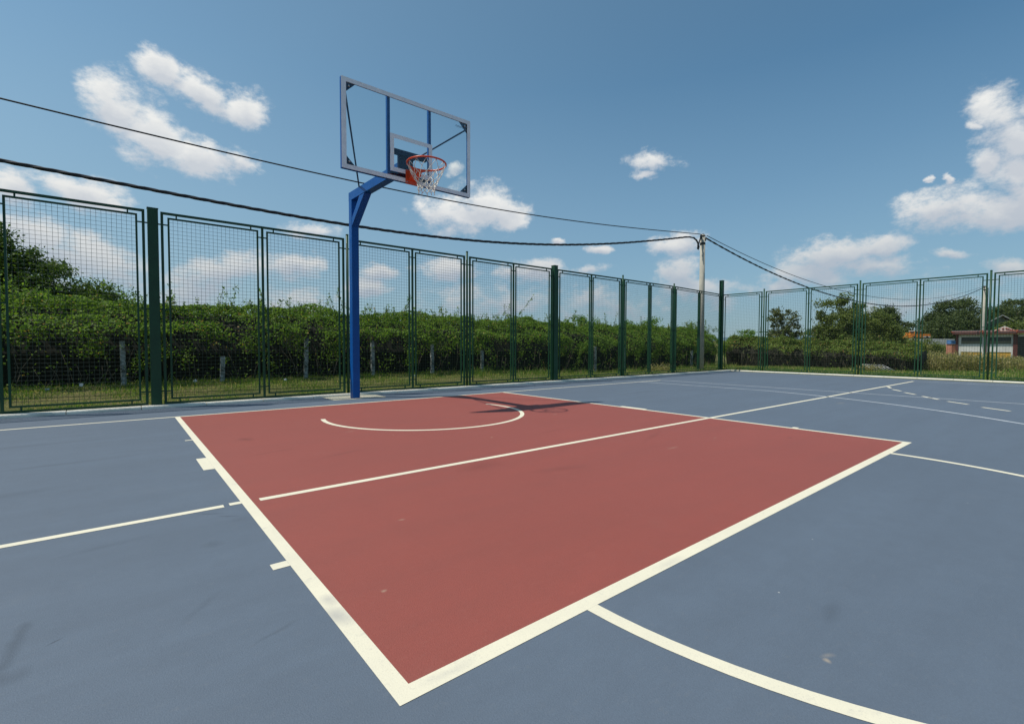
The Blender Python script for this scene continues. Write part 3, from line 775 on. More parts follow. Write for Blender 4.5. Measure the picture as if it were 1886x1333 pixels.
def make_tree(name, label, loc, blobs, n, size, mat, cat='tree', trunk=.12, clumps=90, crad=.35, seed=1, group=None, fork=.35, droop=0., nolimb=False, bark=None):
    """blobs relative to loc: (x, y, z, rx, ry, rz)"""
    rg = np.random.default_rng(seed)
    t = empty(name, loc, label, cat, group)
    cc = ellipsoid_clumps(rg, blobs, clumps, crad)
    per = n // clumps
    cr = crad * rg.uniform(.5, 1.35, clumps)
    off = rg.normal(size=(clumps, per, 3)) * (cr[:, None, None] * np.array([.62, .62, .42]))
    C = (cc[:, None, :] + off).reshape(-1, 3)
    C[:, 2] -= droop * rg.uniform(0, 1, len(C))
    C = C[C[:, 2] > .08]
    quads_object('crown', leaves(C, np.full(len(C), size), bias=(0, 0, .6), aspect=.55, rng=rg), mat, t)
    zs = [b[2] for b in blobs]; ctr = Vector((float(np.mean([b[0] for b in blobs])), float(np.mean([b[1] for b in blobs])), min(zs)))
    b = MB(); top = Vector((ctr.x * .6, ctr.y * .6, max(.3, ctr.z * (.55 + fork * .3))))
    b.tube([(0, 0, -.6), (0.02, 0, 0), top * .5 + Vector((.03, -.02, 0)), top], [trunk * 1.25, trunk * 1.1, trunk * .9, trunk * .75], 9)
    sel = rg.choice(clumps, min(clumps, 26), replace=False)
    for i in sel:
        q = Vector([float(v) for v in cc[i]]); st = top * float(rg.uniform(.65, 1.0))
        m = st.lerp(q, .5) + Vector((float(rg.normal(0, .08)), float(rg.normal(0, .08)), .12 * (q - st).length))
        b.tube([st, m, q], [trunk * .42, trunk * .24, trunk * .07], 6)
    b.build('trunk', bark or mat_bark, t)
    return t

# big dark tree at the far left, beyond the hedge
p = S(-12.9, 13.2)
make_tree('tree', 'dark broad-leaved tree rising over the hedge at the far left', (-6.9, 12.0, 0),
    [(.6, 0, 2.95, 1.4, 1.3, 1.25), (2.3, .1, 2.35, 1.15, 1.0, 1.0), (-1.2, .2, 3.3, 1.6, 1.3, 1.5), (3.5, .2, 1.80, .9, .8, .70), (.6, -.2, 1.5, 2.6, 1.1, .9), (1.5, 0, 2.45, 1.5, 1.1, 1.0), (2.9, 0, 1.9, 1.2, 1, .8), (.2, 0, 2.2, 1.8, 1.1, 1.1)], 95000, .085, mat_walnut, trunk=.16, clumps=340, crad=.32, seed=11)

SHRUBS = [  # px-independent: x, y, blobs, label
 ((12.0, 7.0), 2.22, 1.15, 'bright green shrub rising over the hedge beside the second heavy fence post', 21),
 ((13.9, 6.2), 1.98, 1.2, 'bright feathery shrub above the hedge between the two middle fence posts', 22),
 ((16.2, 6.4), 2.20, 1.0, 'tall feathery shrub above the hedge, left of the concrete utility pole', 23),
 ((20.3, 6.6), 2.15, 1.0, 'dark green shrub above the hedge just behind the concrete utility pole', 24),
 ((24.8, 6.0), 1.85, 1.2, 'green shrub above the hedge just right of the tall corner post', 25),
]
for (x, y), h, rr, lab, sd in SHRUBS:
    make_tree('shrub', lab, (x, y, 0), [(0, 0, h * .52, rr, rr * .8, h * .42), (rr * .7, .1, h * .42, rr * .7, rr * .6, h * .36), (-rr * .8, 0, h * .40, rr * .7, rr * .6, h * .34), (.15, 0, h * .78, rr * .5, .4, h * .2)],
              9000, .075, mat_acacia if sd != 24 else mat_hedge, cat='shrub', trunk=.05, clumps=110, crad=.17, seed=sd, group='shrubs beyond the long hedge')

# trees beyond the right fence; u, d are metres in the far frame
def far_tree(u, d, blobs, *a, **k):
    bl = []
    for (bu, bd, z, ru, rd, rz) in blobs:
        v = RX * bu + FX * bd; bl.append((v.x, v.y, z, ru, ru, rz))
    p = S(u, d); make_tree(a[0], a[1], (p.x, p.y, gh(p.x, p.y)), bl, *a[2:], **k)
far_tree(20.3, 36, [(0, 0, 2.9, 1.0, .9, 1.25), (-.55, 0, 3.3, .5, .6, .8), (.75, 0, 2.3, .6, .6, .8), (0, 0, 1.9, 1.1, .9, .7)], 'tree', 'thin airy tree with sky showing through, left of the dense tree group', 4200, .15, mat_olive, trunk=.06, clumps=75, crad=.24, seed=31)
far_tree(23.0, 35, [(0, 0, 1.6, .9, .8, .9), (.8, 0, 1.9, .7, .7, .8)], 'tree', 'small grey-green tree between the airy tree and the dense trees', 4500, .13, mat_olive, trunk=.06, clumps=50, crad=.28, seed=32)
far_tree(21.7, 32.0, [(0, 0, 2.3, 1.5, 1.2, 1.2), (-1.0, 0, 1.7, 1.2, 1, 1.1), (.6, 0, 3.75, .8, .6, .8), (-.9, 0, 3.8, .34, .4, .75), (1.4, 0, 2.6, 1.1, 1, 1.2), (.2, 0, 1.1, 2.2, 1, .9)], 'tree', 'large ragged dark green tree with a pointed top, left of the round tree', 26000, .14, mat_tree, trunk=.16, clumps=170, crad=.34, seed=33)
far_tree(25.2, 33.5, [(-.2, 0, 2.1, 1.6, 1.2, 1.45), (.55, 0, 1.8, 1.05, 1, 1.3), (-1.2, 0, 2.3, 1.1, 1, 1.3), (.4, 0, 1.0, 2.0, 1, .8)], 'tree', 'dense rounded green tree standing left of the orange digger', 30000, .14, mat_tree, trunk=.16, clumps=170, crad=.34, seed=34)
far_tree(39.0, 50, [(0, 0, 4.2, 1.3, 1, 1.1), (.9, 0, 3.6, .8, .8, .9), (-1, 0, 3.2, 1.6, 1, 1.4)], 'tree', 'dark tree peeping over the dense rounded tree', 9000, .2, mat_forest, trunk=.2, clumps=70, crad=.4, seed=35)
WOOD = [(51.3, 57, 3.9, 1.6, 'small dark tree at the left end of the far wood above the white wall'), (54.2, 60, 6.3, 2.2, 'tall dark tree rising left of the far utility pole'), (58.0, 62, 6.9, 2.6, 'tallest dark tree of the far wood directly behind the far utility pole'),
        (61.6, 60, 5.8, 2.4, 'dark rounded tree behind the shed gable'), (65.0, 62, 6.9, 2.8, 'broad dark tree above the right end of the shed roof'), (69.6, 62, 6.9, 3.0, 'dark tree of the far wood at the right edge of the picture')]
for i, (u, d, h, r, lab) in enumerate(WOOD):
    u, d, h, r = u * 1.42, d * 1.42, h * 1.36 - .2, r * 1.42
    far_tree(u, d, [(0, 0, h * .62 - 1.2, r, r, h * .33), (-r * .5, 0, h * .42 - 1.0, r * .9, r, h * .30), (r * .55, .5, h * .48 - 1.0, r * .9, r, h * .28), (r * .1, 0, h * .82 - 1.2, r * .6, r, h * .17)], 'tree', lab, 12000, .34, mat_forest, trunk=.3, clumps=110, crad=.75, seed=40 + i, group='trees of the far wood')
LOW = [(50.6, 64, 2.6, 2.2, 'low dark tree right behind the orange digger'), (54.5, 66, 3.2, 2.4, 'low dark tree behind the white wall right of the digger'), (47.3, 66, 2.2, 1.8, 'low bush seen left of the orange digger')]
for i, (u, d, h, r, lab) in enumerate(LOW):
    u, d, h, r = u * 1.3, d * 1.3, h * 1.05, r * 1.3
    far_tree(u, d, [(0, 0, h * .5, r, r, h * .42), (r * .8, 0, h * .4, r * .7, r, h * .4), (-r * .8, 0, h * .35, r * .8, r, h * .35)], 'tree', lab, 9000, .24, mat_forest, trunk=.14, clumps=70, crad=.5, seed=60 + i, group='low trees on the far bank')
for i, (u, d, h, r, lab) in enumerate([(36.0, 44, 2.0, 1.5, 'pale grassy bush below the white wall'), (39.4, 46, 2.05, 1.5, 'green bush below the middle of the white wall'), (34.2, 43, 1.6, .9, 'small bush next to the sand heap')]):
    far_tree(u, d, [(0, 0, h * .5, r, r, h * .45), (r * .6, 0, h * .4, r * .7, r, h * .35)], 'shrub', lab, 5000, .12, mat_weed if i != 1 else mat_tree, cat='shrub', trunk=.05, clumps=60, crad=.3, seed=70 + i, group='bushes on the bank')

# weeds behind the right fence
def make_weeds(name, label, u0, u1, d0, d1, h, n, seed):
    rg = np.random.default_rng(seed); c = S((u0 + u1) / 2, (d0 + d1) / 2)
    t = empty(name, (c.x, c.y, 0), label, 'weeds'); st = MB(); LV = []; FL = MB()
    for k in range(n):
        a, bq = rg.uniform(-1, 1), rg.uniform(-1, 1)
        if a * a + bq * bq > 1: continue
        u = (u0 + u1) / 2 + a * (u1 - u0) / 2; d = (d0 + d1) / 2 + bq * (d1 - d0) / 2
        H = h * (1 - .55 * a * a) * rg.uniform(.55, 1.08); p = S(u, d) - c
        q = p + Vector((rg.normal(0, .10), rg.normal(0, .10), H)); m = (p + q) / 2 + Vector((rg.normal(0, .03), rg.normal(0, .03), 0))
        st.tube([p, m, q], [.004, .003, .0015], 3, caps=False)
        kk = 9; f = rg.uniform(.15, 1, kk); L_ = np.array([list(p.lerp(q, float(i))) for i in f]) + rg.normal(0, .045, (kk, 3)); LV.append(L_)
        if rg.uniform() < .60:
            for j in range(5):
                o = Vector((rg.normal(0, .02), rg.normal(0, .02), rg.normal(0, .007))); s = rg.uniform(.008, .018); w = q + o
                FL._add([w + Vector((s, 0, 0)), w + Vector((0, s, .002)), w + Vector((-s, 0, 0)), w + Vector((0, -s, .002))], [(0, 1, 2, 3)])
    C = np.concatenate(LV); C = C[C[:, 2] > .01]
    quads_object('leaves', leaves(C, np.full(len(C), .06), bias=(0, 0, .3), aspect=.3, rng=rg), mat_weed, t)
    tag(st.build('stalks', mat_weed, t), kind='stuff'); tag(FL.build('flower_heads', mat_flower, t), kind='stuff')
make_weeds('weed_clump', 'large tangle of dry flowering weeds behind the right fence, in front of the shed', 13.6, 16.6, 15.2, 18.4, .64, 3600, 81)
make_weeds('weed_clump', 'lower patch of green weeds at the right edge, right of the large weed tangle', 16.1, 19.8, 15.6, 18.2, .50, 2200, 82)
make_weeds('weed_clump', 'small weed clump at the foot of the right fence post beside the leaning rack', 11.7, 12.4, 15.9, 16.4, .22, 160, 83)
wu, wd = ud(10.6, 2.1); make_weeds('weed_clump', 'weeds growing at the foot of the hedge left of the utility pole', wu - .45, wu + .45, wd - .2, wd + .2, .26, 110, 84)

# grass (stuff)
def make_grass():
    rg = np.random.default_rng(5); Q = []
    def patch(x0, x1, y0, y1, n, hgt, wdt):
        x = rg.uniform(x0, x1, n); y = rg.uniform(y0, y1, n)
        z = np.array([gh(a, b_) for a, b_ in zip(x, y)])
        dn = np.array([nval(a, b_, 0, 1.3, 50) for a, b_ in zip(x, y)])
        keep = rg.uniform(0, 1, n) < .72 + dn
        x, y, z, dn = x[keep], y[keep], z[keep], dn[keep]; n = len(x)
        h = hgt * rg.gamma(4, .25, n) * (1 + .6 * dn); a = rg.uniform(0, 2 * np.pi, n); w = wdt * rg.uniform(.7, 1.3, n)
        tx, ty = np.cos(a), np.sin(a); lx, ly = rg.normal(0, .45, n) * h, rg.normal(0, .45, n) * h
        Pb = np.stack([x, y, z - .005], 1); T = np.stack([tx, ty, 0 * tx], 1) * w[:, None]; U = np.stack([lx, ly, h], 1)
        Q.append(np.stack([Pb - T * .5, Pb + T * .5, Pb + U * .62 + T * .35, Pb + U], 1))
    patch(-8, 3.5, 1.19, 3.6, 120000, .026, .008)
    patch(3.5, 16.5, 1.3, 3.6, 70000, .030, .012)
    patch(-8, 3.5, 2.65, 3.4, 5000, .065, .008)
    patch(3.5, 16.5, 2.3, 3.0, 7000, .10, .010)
    patch(13.32, 18, -10, 1.6, 75000, .045, .014)
    patch(18, 30, -9, 2.5, 30000, .10, .028)
    tag(quads_object('grass', np.concatenate(Q), mat_grassblade), 'short green and dry grass growing behind the kerb and fences', 'grass', kind='stuff')
make_grass()

# ------------------------------------------------------------------ concrete posts in the hedge
ord_ = ['leftmost short concrete post in the hedge, below the left fence panel', 'short concrete post in the hedge right of the left heavy fence post', 'short concrete post in the hedge just left of the blue pole', 'short concrete post in the hedge just right of the blue pole',
        'short concrete post in the hedge left of the first thin post beyond the blue pole', 'half-hidden concrete post between the blue pole and the second heavy post', 'thin concrete post in the hedge right of the second heavy post', 'thin concrete post in the hedge right behind a middle fence post', 'barely visible concrete post near the corner of the long hedge']
for (x, h, lab) in zip((-2.88, -1.53, -.11, 1.27, 2.72, 4.15, 8.38, 9.80, 13.9), (.92, .66, 1.0, .96, .90, .74, .86, .80, .7), ord_):
    b = MB(); y = 3.12 if x < 6 else 2.98
    lean = random.uniform(-.02, .02)
    b.bar((0, 0, -.1), (lean, 0, h), .070, .070, bev=.008)
    for k in range(0): b.box(-.046 + lean * k / 5, .046 + lean * k / 5, -.045, -.0435, .15 + k * .19, .156 + k * .19)
    o = b.build('concrete_post', mat_post); o.location = (x, y - (.10 if x < 6 else .02), gh(x, y) - .02); o.scale = (1, 1, (h - gh(x, y)) / h)
    tag(o, lab, 'post', 'short concrete posts along the hedge')

# ------------------------------------------------------------------ utility poles and cables
def utility_pole(loc, h, r0, r1, label):
    t = empty('utility_pole', loc, label, 'utility pole')
    b = MB(); b.tube([(0, 0, -.3), (0, 0, h * .5), (0, 0, h)], [r0, (r0 + r1) / 2, r1], 20); b.build('shaft', mat_pole, t)
    b = MB(); b.tube([(0, 0, h), (0, 0, h + .03)], [r1 * .9, r1 * .5], 14)
    b.bar((-.16, 0, h - .10), (.20, 0, h - .10), .03, .05); b.tube([(0, 0, h - .34), (0, 0, h - .26)], r1 + .012, 16); b.tube([(0, 0, h - .06), (0, 0, h - .02)], r1 + .010, 16)
    b.build('bracket', mat_hardware, t)
    for x, z in ((-.15, -.08), (.19, -.12), (.14, -.19)):
        b = MB(); b.tube([(x, -.02, h + z), (x, -.02, h + z + .03), (x, -.02, h + z + .07)], [.022, .030, .016], 10); b.build('insulator', mat_hardware, t)
    return t
PX, PY, PH = 12.50, 1.80, 4.62
utility_pole((PX, PY, 0), PH, .105, .078, 'round concrete utility pole standing behind the long fence near the corner')
QX, QY, QH = 52.99, -.71, 5.88
utility_pole((QX, QY, -.4), QH + .42, .17, .13, 'distant concrete utility pole rising behind the small shed')

def interp(pts, n):
    xs = np.array([p[0] for p in pts]); out = []
    # smooth polynomial through the points keeps the sag natural
    c = np.polyfit(xs[:], [p[2] for p in pts], min(4, len(pts) - 1))
    cyy = np.polyfit(xs, [p[1] for p in pts], 1)
    for x in np.linspace(xs[0], xs[-1], n): out.append(Vector((float(x), float(np.polyval(cyy, x)), float(np.polyval(c, x)))))
    return out
def twisted(name, label, pts, r, off, pitch, strands=3):
    b = MB(); acc = [0]
    for i in range(1, len(pts)): acc.append(acc[-1] + (pts[i] - pts[i - 1]).length)
    for k in range(strands):
        path = []
        for i, p in enumerate(pts):
            d = (pts[min(i + 1, len(pts) - 1)] - pts[max(i - 1, 0)]).normalized(); a = d.cross(Vector((0, 0, 1))).normalized(); c = a.cross(d)
            ph = 2 * math.pi * (acc[i] / pitch + k / strands); path.append(p + (a * math.cos(ph) + c * math.sin(ph)) * off)
        b.tube(path, r, 6)
    o = b.build('cable', mat_cable); tag(o, label, 'cable', 'overhead cables'); return o
def cyv(x): return 1.8 + (12.5 - x) * .0667        # the left span leaves the pole slightly away from the fence
lt = [(-4.16, 2.911, 3.39), (-2.479, 2.799, 3.30), (-0.584, 2.672, 3.235), (0.585, 2.594, 3.205), (1.709, 2.519, 3.20), (3.282, 2.415, 3.265), (5.168, 2.289, 3.40), (6.649, 2.19, 3.565), (8.586, 2.061, 3.86), (10.34, 1.944, 4.19), (11.607, 1.86, 4.43)]
base = interp(lt, 120)
left_ext = [Vector((x, cyv(x), 3.392 + .011 * (x + 4.16) ** 2 - .066 * (x + 4.16))) for x in np.linspace(-16, -4.3, 60)]
dip = [Vector(v) for v in ((11.80, 1.85, 4.455), (12.0, 1.835, 4.455), (12.14, 1.825, 4.40), (12.25, 1.817, 4.29), (12.285, 1.815, 4.18), (12.26, 1.817, 4.11), (12.22, 1.82, 4.13), (12.24, 1.82, 4.24), (12.33, 1.81, 4.42), (12.40, 1.80, 4.52))]
twisted('cable', 'thick twisted black cable sagging low across the sky to the near utility pole', left_ext + base + dip, .0168, .0135, .80)
th = [(-4.14, 2.909, 4.245), (-2.895, 2.826, 4.175), (-1.011, 2.701, 4.11), (0.805, 2.58, 4.085), (1.956, 2.503, 4.065), (3.368, 2.409, 4.075), (5.516, 2.266, 4.135), (8.579, 2.061, 4.325), (12.301, 1.813, 4.62)]
base = interp(th, 60); left_ext = [Vector((x, cyv(x), 4.248 + .008 * (x + 4.14) ** 2 - .058 * (x + 4.14))) for x in np.linspace(-16, -4.3, 30)]
b = MB(); b.tube(left_ext + base + [Vector((12.44, 1.8, 4.62))], .0122, 6); tag(b.build('cable', mat_cable), 'thin black cable running high across the sky behind the backboard', 'cable', 'overhead cables')
rt = [(12.65, 1.74, 4.52), (14.77, 1.61, 4.12), (17.3, 1.46, 3.74), (20.29, 1.28, 3.42), (23.92, 1.06, 3.21), (28.32, .79, 3.10), (32.29, .55, 3.20), (37.12, .25, 3.51), (45.14, -.24, 4.48), (52.94, -.70, 5.80)]
twisted('cable', 'thick black cable drooping from the near pole down to the far pole', interp(rt, 170), .019, .014, .8, 2)
rt = [(12.65, 1.74, 4.63), (14.76, 1.61, 4.28), (17.29, 1.46, 3.96), (20.27, 1.28, 3.70), (22.92, 1.12, 3.59), (25.98, .93, 3.52), (29.53, .71, 3.50), (35.38, .36, 3.75), (40.81, .03, 4.24), (47.52, -.38, 5.10), (52.94, -.70, 5.90)]
b = MB(); b.tube(interp(rt, 90), .011, 6); tag(b.build('cable', mat_cable), 'thin black cable above the thick one between the near and far poles', 'cable', 'overhead cables')
b = MB(); q = Vector((QX, QY, 0)); b.tube([q + RX * .20 + Vector((0, 0, z)) - FX * .1 for z in (5.75, 5.0, 4.2, 3.2, 2.2)], .05, 6); tag(b.build('cable', mat_cable), 'black cable hanging straight down along the far utility pole', 'cable', 'overhead cables')

# ------------------------------------------------------------------ shed and things on the far side
mat_white = worn('white_render', (.66, .66, .62), (.50, .49, .45), .85, nscale=2.2)
mat_maroon = worn('maroon_paint', (.11, .030, .024), (.075, .02, .018), .6, nscale=6)
mat_yellow = worn('ochre_panel', (.58, .33, .05), (.42, .24, .04), .7, nscale=4)
mat_dark = worn('dark_opening', (.018, .022, .024), (.03, .034, .034), .25, nscale=3)
mat_shutter = worn('olive_shutter', (.16, .145, .095), (.12, .11, .07), .6, nscale=7)
mat_tile = worn('red_roof_tile', (.34, .085, .045), (.20, .055, .035), .8, nscale=5)
mat_mortar = worn('pale_mortar', (.62, .58, .52), (.45, .40, .34), .9, nscale=6)
mat_roof = worn('dark_roof', (.085, .08, .078), (.05, .05, .05), .8, nscale=2)
mat_digger = worn('orange_machine_paint', (.72, .26, .03), (.50, .17, .03), .5, nscale=3)
mat_rubber = worn('black_rubber', (.02, .02, .02), (.035, .03, .03), .9)
D0 = 38.0; G0 = -.42
def ub(b, u0, u1, d0, d1, z0, z1):
    """box in the far frame"""
    P = [S(u, d, z) for z in (z0, z1) for d in (d0, d1) for u in (u0, u1)]
    b._add(P, [(0, 1, 3, 2), (4, 6, 7, 5), (0, 4, 5, 1), (2, 3, 7, 6), (0, 2, 6, 4), (1, 5, 7, 3)])
def SH(u, d, z=0.):
    r = u / 38.0; a = (38 * r - 35.1) / (.735 + .679 * r); e = d - D0
    return S(35.1 + .735 * a + .679 * e, 38 - .679 * a + .735 * e, z)
def sb(b, u0, u1, d0, d1, z0, z1):
    P = [SH(u, d, z) for z in (z0, z1) for d in (d0, d1) for u in (u0, u1)]
    b._add(P, [(0, 1, 3, 2), (4, 6, 7, 5), (0, 4, 5, 1), (2, 3, 7, 6), (0, 2, 6, 4), (1, 5, 7, 3)])
def local(o_parent, objs):
    for o in objs:
        o.parent = o_parent; o.location = tuple(-Vector(o_parent.location))
def make_shed():
    p =SH(35.0, D0); t = empty('shed', (p.x, p.y, G0), 'small white shed with maroon pillars, dark windows and an ochre lower wall', 'shed'); os_ = []
    def add(fn, n, m, par=None):
        b = MB(); fn(b); o = b.build(n, m)
        if par: o.parent = par
        else: os_.append(o)
        return o
    def wall(b):
        for a, c in ((35.33, 37.34), (37.56, 39.66)):
            w0, w1 = (35.56, 37.22) if a < 36 else (37.76, 39.52)
            sb(b, a, w0, D0 + .06, D0 + .2, G0, 1.80); sb(b, w1, c, D0 + .06, D0 + .2, G0, 1.80)
            sb(b, w0, w1, D0 + .06, D0 + .2, 1.60, 1.80); sb(b, w0, w1, D0 + .06, D0 + .2, .46, 1.06)
        sb(b, 35.33, 35.45, D0 + .2, D0 + 4, G0, 1.8)
        sb(b, 40.02, 45.5, D0 + .06, D0 + .2, 1.62, 1.80)
        sb(b, 35.45, 45.5, D0 + 3.9, D0 + 4, G0, 1.8)
    add(wall, 'wall', mat_white)
    for a, c in ((35.10, 35.33), (37.34, 37.56), (39.66, 40.02), (43.0, 43.2), (45.5, 45.7)): add(lambda b: sb(b, a, c, D0, D0 + .25, G0, 1.80), 'pillar', mat_maroon)
    for w0, w1 in ((35.56, 37.22), (37.76, 39.52)):
        f = add(lambda b: sb(b, w0 + .001, w1 - .001, D0 + .14, D0 + .18, 1.30, 1.60), 'window', mat_dark)
        add(lambda b: sb(b, w0 + .001, w1 - .001, D0 + .11, D0 + .18, 1.061, 1.299), 'shutter', mat_shutter, None)
    for w0, w1 in ((35.56, 37.22), (37.76, 39.52)):
        add(lambda b: sb(b, w0 + .001, w1 - .001, D0 + .10, D0 + .18, G0, .459), 'lower_panel', mat_yellow)
    add(lambda b: sb(b, 40.03, 42.98, D0 + .5, D0 + .6, G0, 1.619), 'dark_screen', mat_dark)
    add(lambda b: sb(b, 43.21, 45.49, D0 + .5, D0 + .6, G0, 1.619), 'dark_screen', mat_dark)
    def fascia(b):
        sb(b, 34.80, 39.95, D0 - .35, D0 - .25, 1.82, 1.93); sb(b, 39.96, 46.0, D0 - .37, D0 - .25, 1.86, 2.06)
    add(fascia, 'fascia', mat_maroon)
    def roof(b):
        pts = [SH(34.78, D0 - .33, 1.935),SH(46, D0 - .33, 1.935),SH(46, D0 + 4.3, 2.15),SH(34.78, D0 + 4.3, 2.15)]
        b.prism(pts, (0, 0, 0), (0, 0, .07))
    rf = add(roof, 'roof', mat_roof)
    def gable(b):
        for du in (0,): b.prism([SH(37.9, D0 + .1, 2.02),SH(40.0, D0 + .1, 2.02),SH(38.95, D0 + .1, 2.44)],(0,0,0), (FX*.735+RX*.679)*3.0)
    add(gable, 'gable', mat_mortar)
    def tiles(b):
        rg = random.Random(4)
        for k in range(30):                              # ragged tile ends along both gable slopes
            f = k / 29; u = 37.95 + f * 2.0; z = 2.02 + (.40 * (1 - abs(2 * f - 1)))
            if rg.random() < .8:
                c =SH(u, D0 + .05, z * .60 + 2.02 * .40 + rg.uniform(-.02, .03)); b.tube([c, c + (FX*.735+RX*.679) * .12], [.042, .036], 8)
        for u0 in (34.74, 36.98, 38.02, 39.85):
            for k in range(6):
                c =SH(u0 + rg.uniform(0, .22), D0 - .36, 1.98 + rg.uniform(-.02, .10)); b.tube([c, c + (FX*.735+RX*.679) * .25 + RX * rg.uniform(-.05, .05)], [.05, .045], 8)
        for k in range(90):
            u = 34.9 + k * .055; c =SH(u, D0 - .32, 2.005)
            if u < 39.9: b.tube([c, c + (FX*.735+RX*.679) * .5 + Vector((0, 0, .03))], [.026, .026], 6)
    add(tiles, 'roof_tiles', mat_tile)
    local(t, os_)
make_shed()
def gable_house():
    p = S(51, 52); t = empty('house', (p.x, p.y, 0), 'pale gabled house half hidden in the trees behind the shed', 'house'); os_ = []
    b = MB(); b.prism([S(50.9, 52, -.4), S(54.6, 52, -.4), S(54.6, 52, 3.2), S(52.7, 52, 4.10), S(50.9, 52, 3.2)], (0,0,0), (FX*.70+RX*.714)*6); os_.append(b.build('wall', worn('grey_render', (.17, .17, .12), (.10, .11, .07), .9, nscale=3)))
    b = MB()
    for (u0, z0, u1, z1) in ((50.6, 3.14, 52.72, 4.2), (52.74, 4.2, 55.0, 3.1)):
        b.prism([S(u0, 51.7, z0), S(u1, 51.7, z1), S(u1, 51.7, z1 + .11), S(u0, 51.7, z0 + .11)], (0,0,0), (FX*.70+RX*.714)*6.6)
    os_.append(b.build('roof', mat_mortar)); 
    for u in (51.6, 53.1):
        b = MB(); ub(b, u, u + .7, 51.94, 51.99, 2.2, 3.1); os_.append(b.build('window', mat_dark))
    local(t, os_)
    far_tree(52.6, 50.5, [(0, 0, 3.2, 1.1, .6, .55), (-.7, 0, 2.6, 1.2, .6, .8), (1.2, 0, 2.7, 1.2, .6, .8)], 'shrub', 'green creeper-like bush in front of the pale house gable', 6000, .2, mat_tree, cat='shrub', trunk=.08, clumps=40, crad=.4, seed=77)
gable_house()

def make_digger():
    u0, d, z = 62.3, 75, 2.02; s = 1.0
    p = S(u0, d); t = empty('digger', (p.x, p.y, z), 'orange wheeled digger parked on the far bank beyond the fence', 'digger'); os_ = []
    def add(fn, n, m, par=None):
        b = MB(); fn(b); o = b.build(n, m); os_.append(o); return o
    add(lambda b: (ub(b, u0 + .05, u0 + 3.1, d, d + 1.2, z + .25, z + .55), ub(b, u0 + 1.75, u0 + 3.1, d + .1, d + 1.1, z + .55, z + .85), ub(b, u0 + .0, u0 + .55, d + .1, d + 1.1, z + .55, z + .95)), 'body', mat_digger)
    def cab(b):
        for uu in (u0 + .62, u0 + 1.05, u0 + 1.55):
            for dd in (d + .1, d + 1.0): ub(b, uu, uu + .09, dd, dd + .09, z + .55, z + 1.25)
        ub(b, u0 + .60, u0 + 1.66, d + .08, d + 1.12, z + .551, z + .85)
    c = add(cab, 'cab', mat_digger)
    add(lambda b: ub(b, u0 + .55, u0 + 1.70, d + .02, d + 1.15, z + 1.251, z + 1.33), 'cab_roof', mat_white)
    add(lambda b: ub(b, u0 + .72, u0 + 1.54, d + .13, d + 1.05, z + .851, z + 1.249), 'window', mat_dark)
    add(lambda b: ub(b, u0 + 1.95, u0 + 3.0, d - .02, d - .001, z + .28, z + .46), 'pale_stripe', mat_white)
    for du in (.55, 2.5):
        for dd in (-.05, .95):
            def wh(b): 
                c0 = S(u0 + du, d + dd, z + .22); b.tube([c0, c0 + FX * .05, c0 + FX * .25, c0 + FX * .3], [.2, .29, .29, .2], 18)
            w = add(wh, 'wheel', mat_rubber)
    def boom(b):
        b.tube([S(u0 + .2, d + .6, z + .8), S(u0 - .35, d + .6, z + .95), S(u0 - .55, d + .6, z + .45)], [.10, .09, .07], 8)
        b.prism([S(u0 - .7, d + .3, z + .15), S(u0 - .35, d + .3, z + .2), S(u0 - .4, d + .3, z + .55), S(u0 - .6, d + .3, z + .5)], S(0, 0), S(0, .6))
    add(boom, 'boom', mat_digger)
    local(t, os_)
make_digger()

p = S(53, 63); b = MB()
for k in range(9):
    u = 51.2 + k * .66; ub(b, u, u + .64, 62.0, 62.1, 1.15, 1.86 + .02 * (k % 2)); 
ub(b, 51.1, 57.3, 62.11, 62.2, 1.1, 1.55)
o = b.build('low_wall', mat_white); tag(o, 'low white panel wall on the bank below the orange digger', 'wall')
# sand heap
b = MB(); rg = random.Random(9); ring = []
vs = [(0, 0, 1.12)]; fs = []
for j, (rr, z) in enumerate(((.16, 1.05), (.34, .88), (.75, .45), (1.2, -.1))):
    for i in range(14):
        a = 2 * math.pi * i / 14; q = rr * rg.uniform(.8, 1.2); vs.append((q * math.cos(a) * 1.2, q * math.sin(a), z + rg.uniform(-.04, .04)))
fs += [(0, 1 + i, 1 + (i + 1) % 14) for i in range(14)]
for j in range(3): fs += [(1 + j * 14 + i, 1 + (j + 1) * 14 + i, 1 + (j + 1) * 14 + (i + 1) % 14, 1 + j * 14 + (i + 1) % 14) for i in range(14)]
b._add(vs, fs, True); o = b.build('sand_heap', worn('pale_sand', (.62, .56, .44), (.45, .38, .28), .95, nscale=5)); p = S(24.75, 30.0); o.location = (p.x, p.y, gh(p.x, p.y))
tag(o, 'small heap of pale sand below the round tree, left of the white wall', 'sand heap')
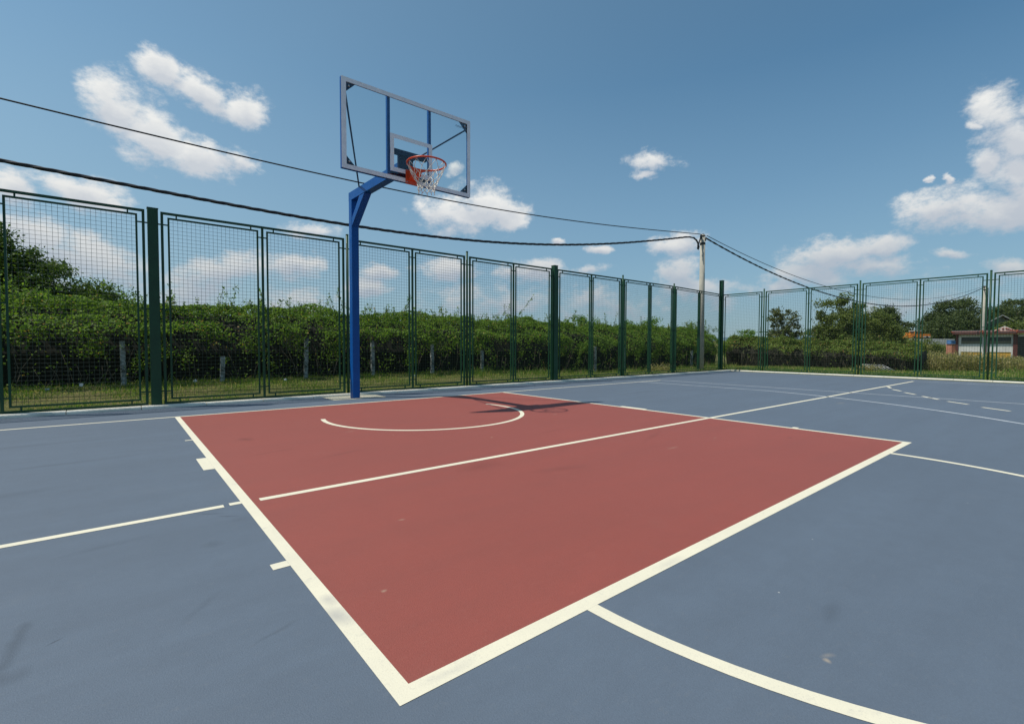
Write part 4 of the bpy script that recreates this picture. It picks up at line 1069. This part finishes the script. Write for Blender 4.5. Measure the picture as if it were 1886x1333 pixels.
# brick stack and tub beside the shed
b = MB(); rg = random.Random(5)
for k in range(10):
    for c in range(4): ub(b, 36.62 + c * .14 + rg.uniform(0, .02), 36.62 + c * .14 + .125, 40.0, 40.5, -.42 + k * .15, -.42 + k * .15 + .14)
tag(b.build('brick_stack', worn('pink_brick', (.52, .22, .15), (.36, .15, .10), .9, nscale=8)), 'stack of pink bricks standing left of the shed', 'brick stack')
b = MB(); ub(b, 36.56, 37.02, 39.98, 40.4, 1.09, 1.20); ub(b, 36.56, 37.02, 39.98, 40.4, 1.27, 1.38)
o = empty('crate', S(36.8, 40.2, 1.09), 'blue crate with a pale band on top of the pink bricks', 'crate')
c1 = b.build('shell', worn('blue_plastic', (.02, .16, .45), (.02, .12, .36), .5)); b = MB(); ub(b, 36.58, 37.0, 40.0, 40.38, 1.2005, 1.2695); c2 = b.build('pale_band', worn('pale_blue_plastic', (.35, .5, .66), (.3, .42, .55), .5)); local(o, [c1, c2])
# rack lying in the grass
b = MB()
for k in range(6):
    a = S(12.08 + k * .125, 15.85, .03); c = S(11.88 + k * .125, 16.2, .235); b.tube([a, c], .0095, 6)
b.tube([S(11.85, 16.21, .24), S(12.55, 16.21, .225)], .009, 6); b.tube([S(12.02, 15.84, .026), S(12.74, 15.84, .026)], .009, 6)
tag(b.build('leaning_rack', worn('galvanised_tube', (.55, .57, .58), (.4, .42, .43), .4, metal=.6)), 'small galvanised metal rack lying tilted in the grass before the lower hedge', 'rack')
# white scraps at the foot of the hedge
def scraps():
    rg = random.Random(12)
    labs = ['white scrap of paper under the hedge at the far left', 'crumpled white scrap under the hedge below the left panel', 'pale plastic scrap under the hedge left of the heavy post', 'white scrap under the hedge right of the heavy post', 'white scrap under the hedge left of the blue pole', 'pale scrap under the hedge right of the blue pole']
    for lab, x in zip(labs, (-4.45, -3.75, -3.38, -1.95, -.55, 2.1)):
        b = MB(); n = 5; g = [[Vector((i * .02 - .04, rg.uniform(-.012, .012), j * .022 + rg.uniform(-.006, .006))) for i in range(n)] for j in range(4)]
        b._add([v for r in g for v in r], [(j * n + i, j * n + i + 1, (j + 1) * n + i + 1, (j + 1) * n + i) for j in range(3) for i in range(n - 1)])
        b._add([v + Vector((0, .0015, 0)) for r in g for v in r], [(j * n + i, (j + 1) * n + i, (j + 1) * n + i + 1, j * n + i + 1) for j in range(3) for i in range(n - 1)])
        o = b.build('litter', mat_frame_paint); o.scale = (.62, .62, .62); o.location = (x, 2.72 + rg.uniform(-.05, .05), .17 + rg.uniform(-.03, .06)); o.rotation_euler = (rg.uniform(-.3, .3), rg.uniform(-.6, .6), rg.uniform(-.5, .5)); tag(o, lab, 'litter', 'pale litter caught under the hedge')
scraps()
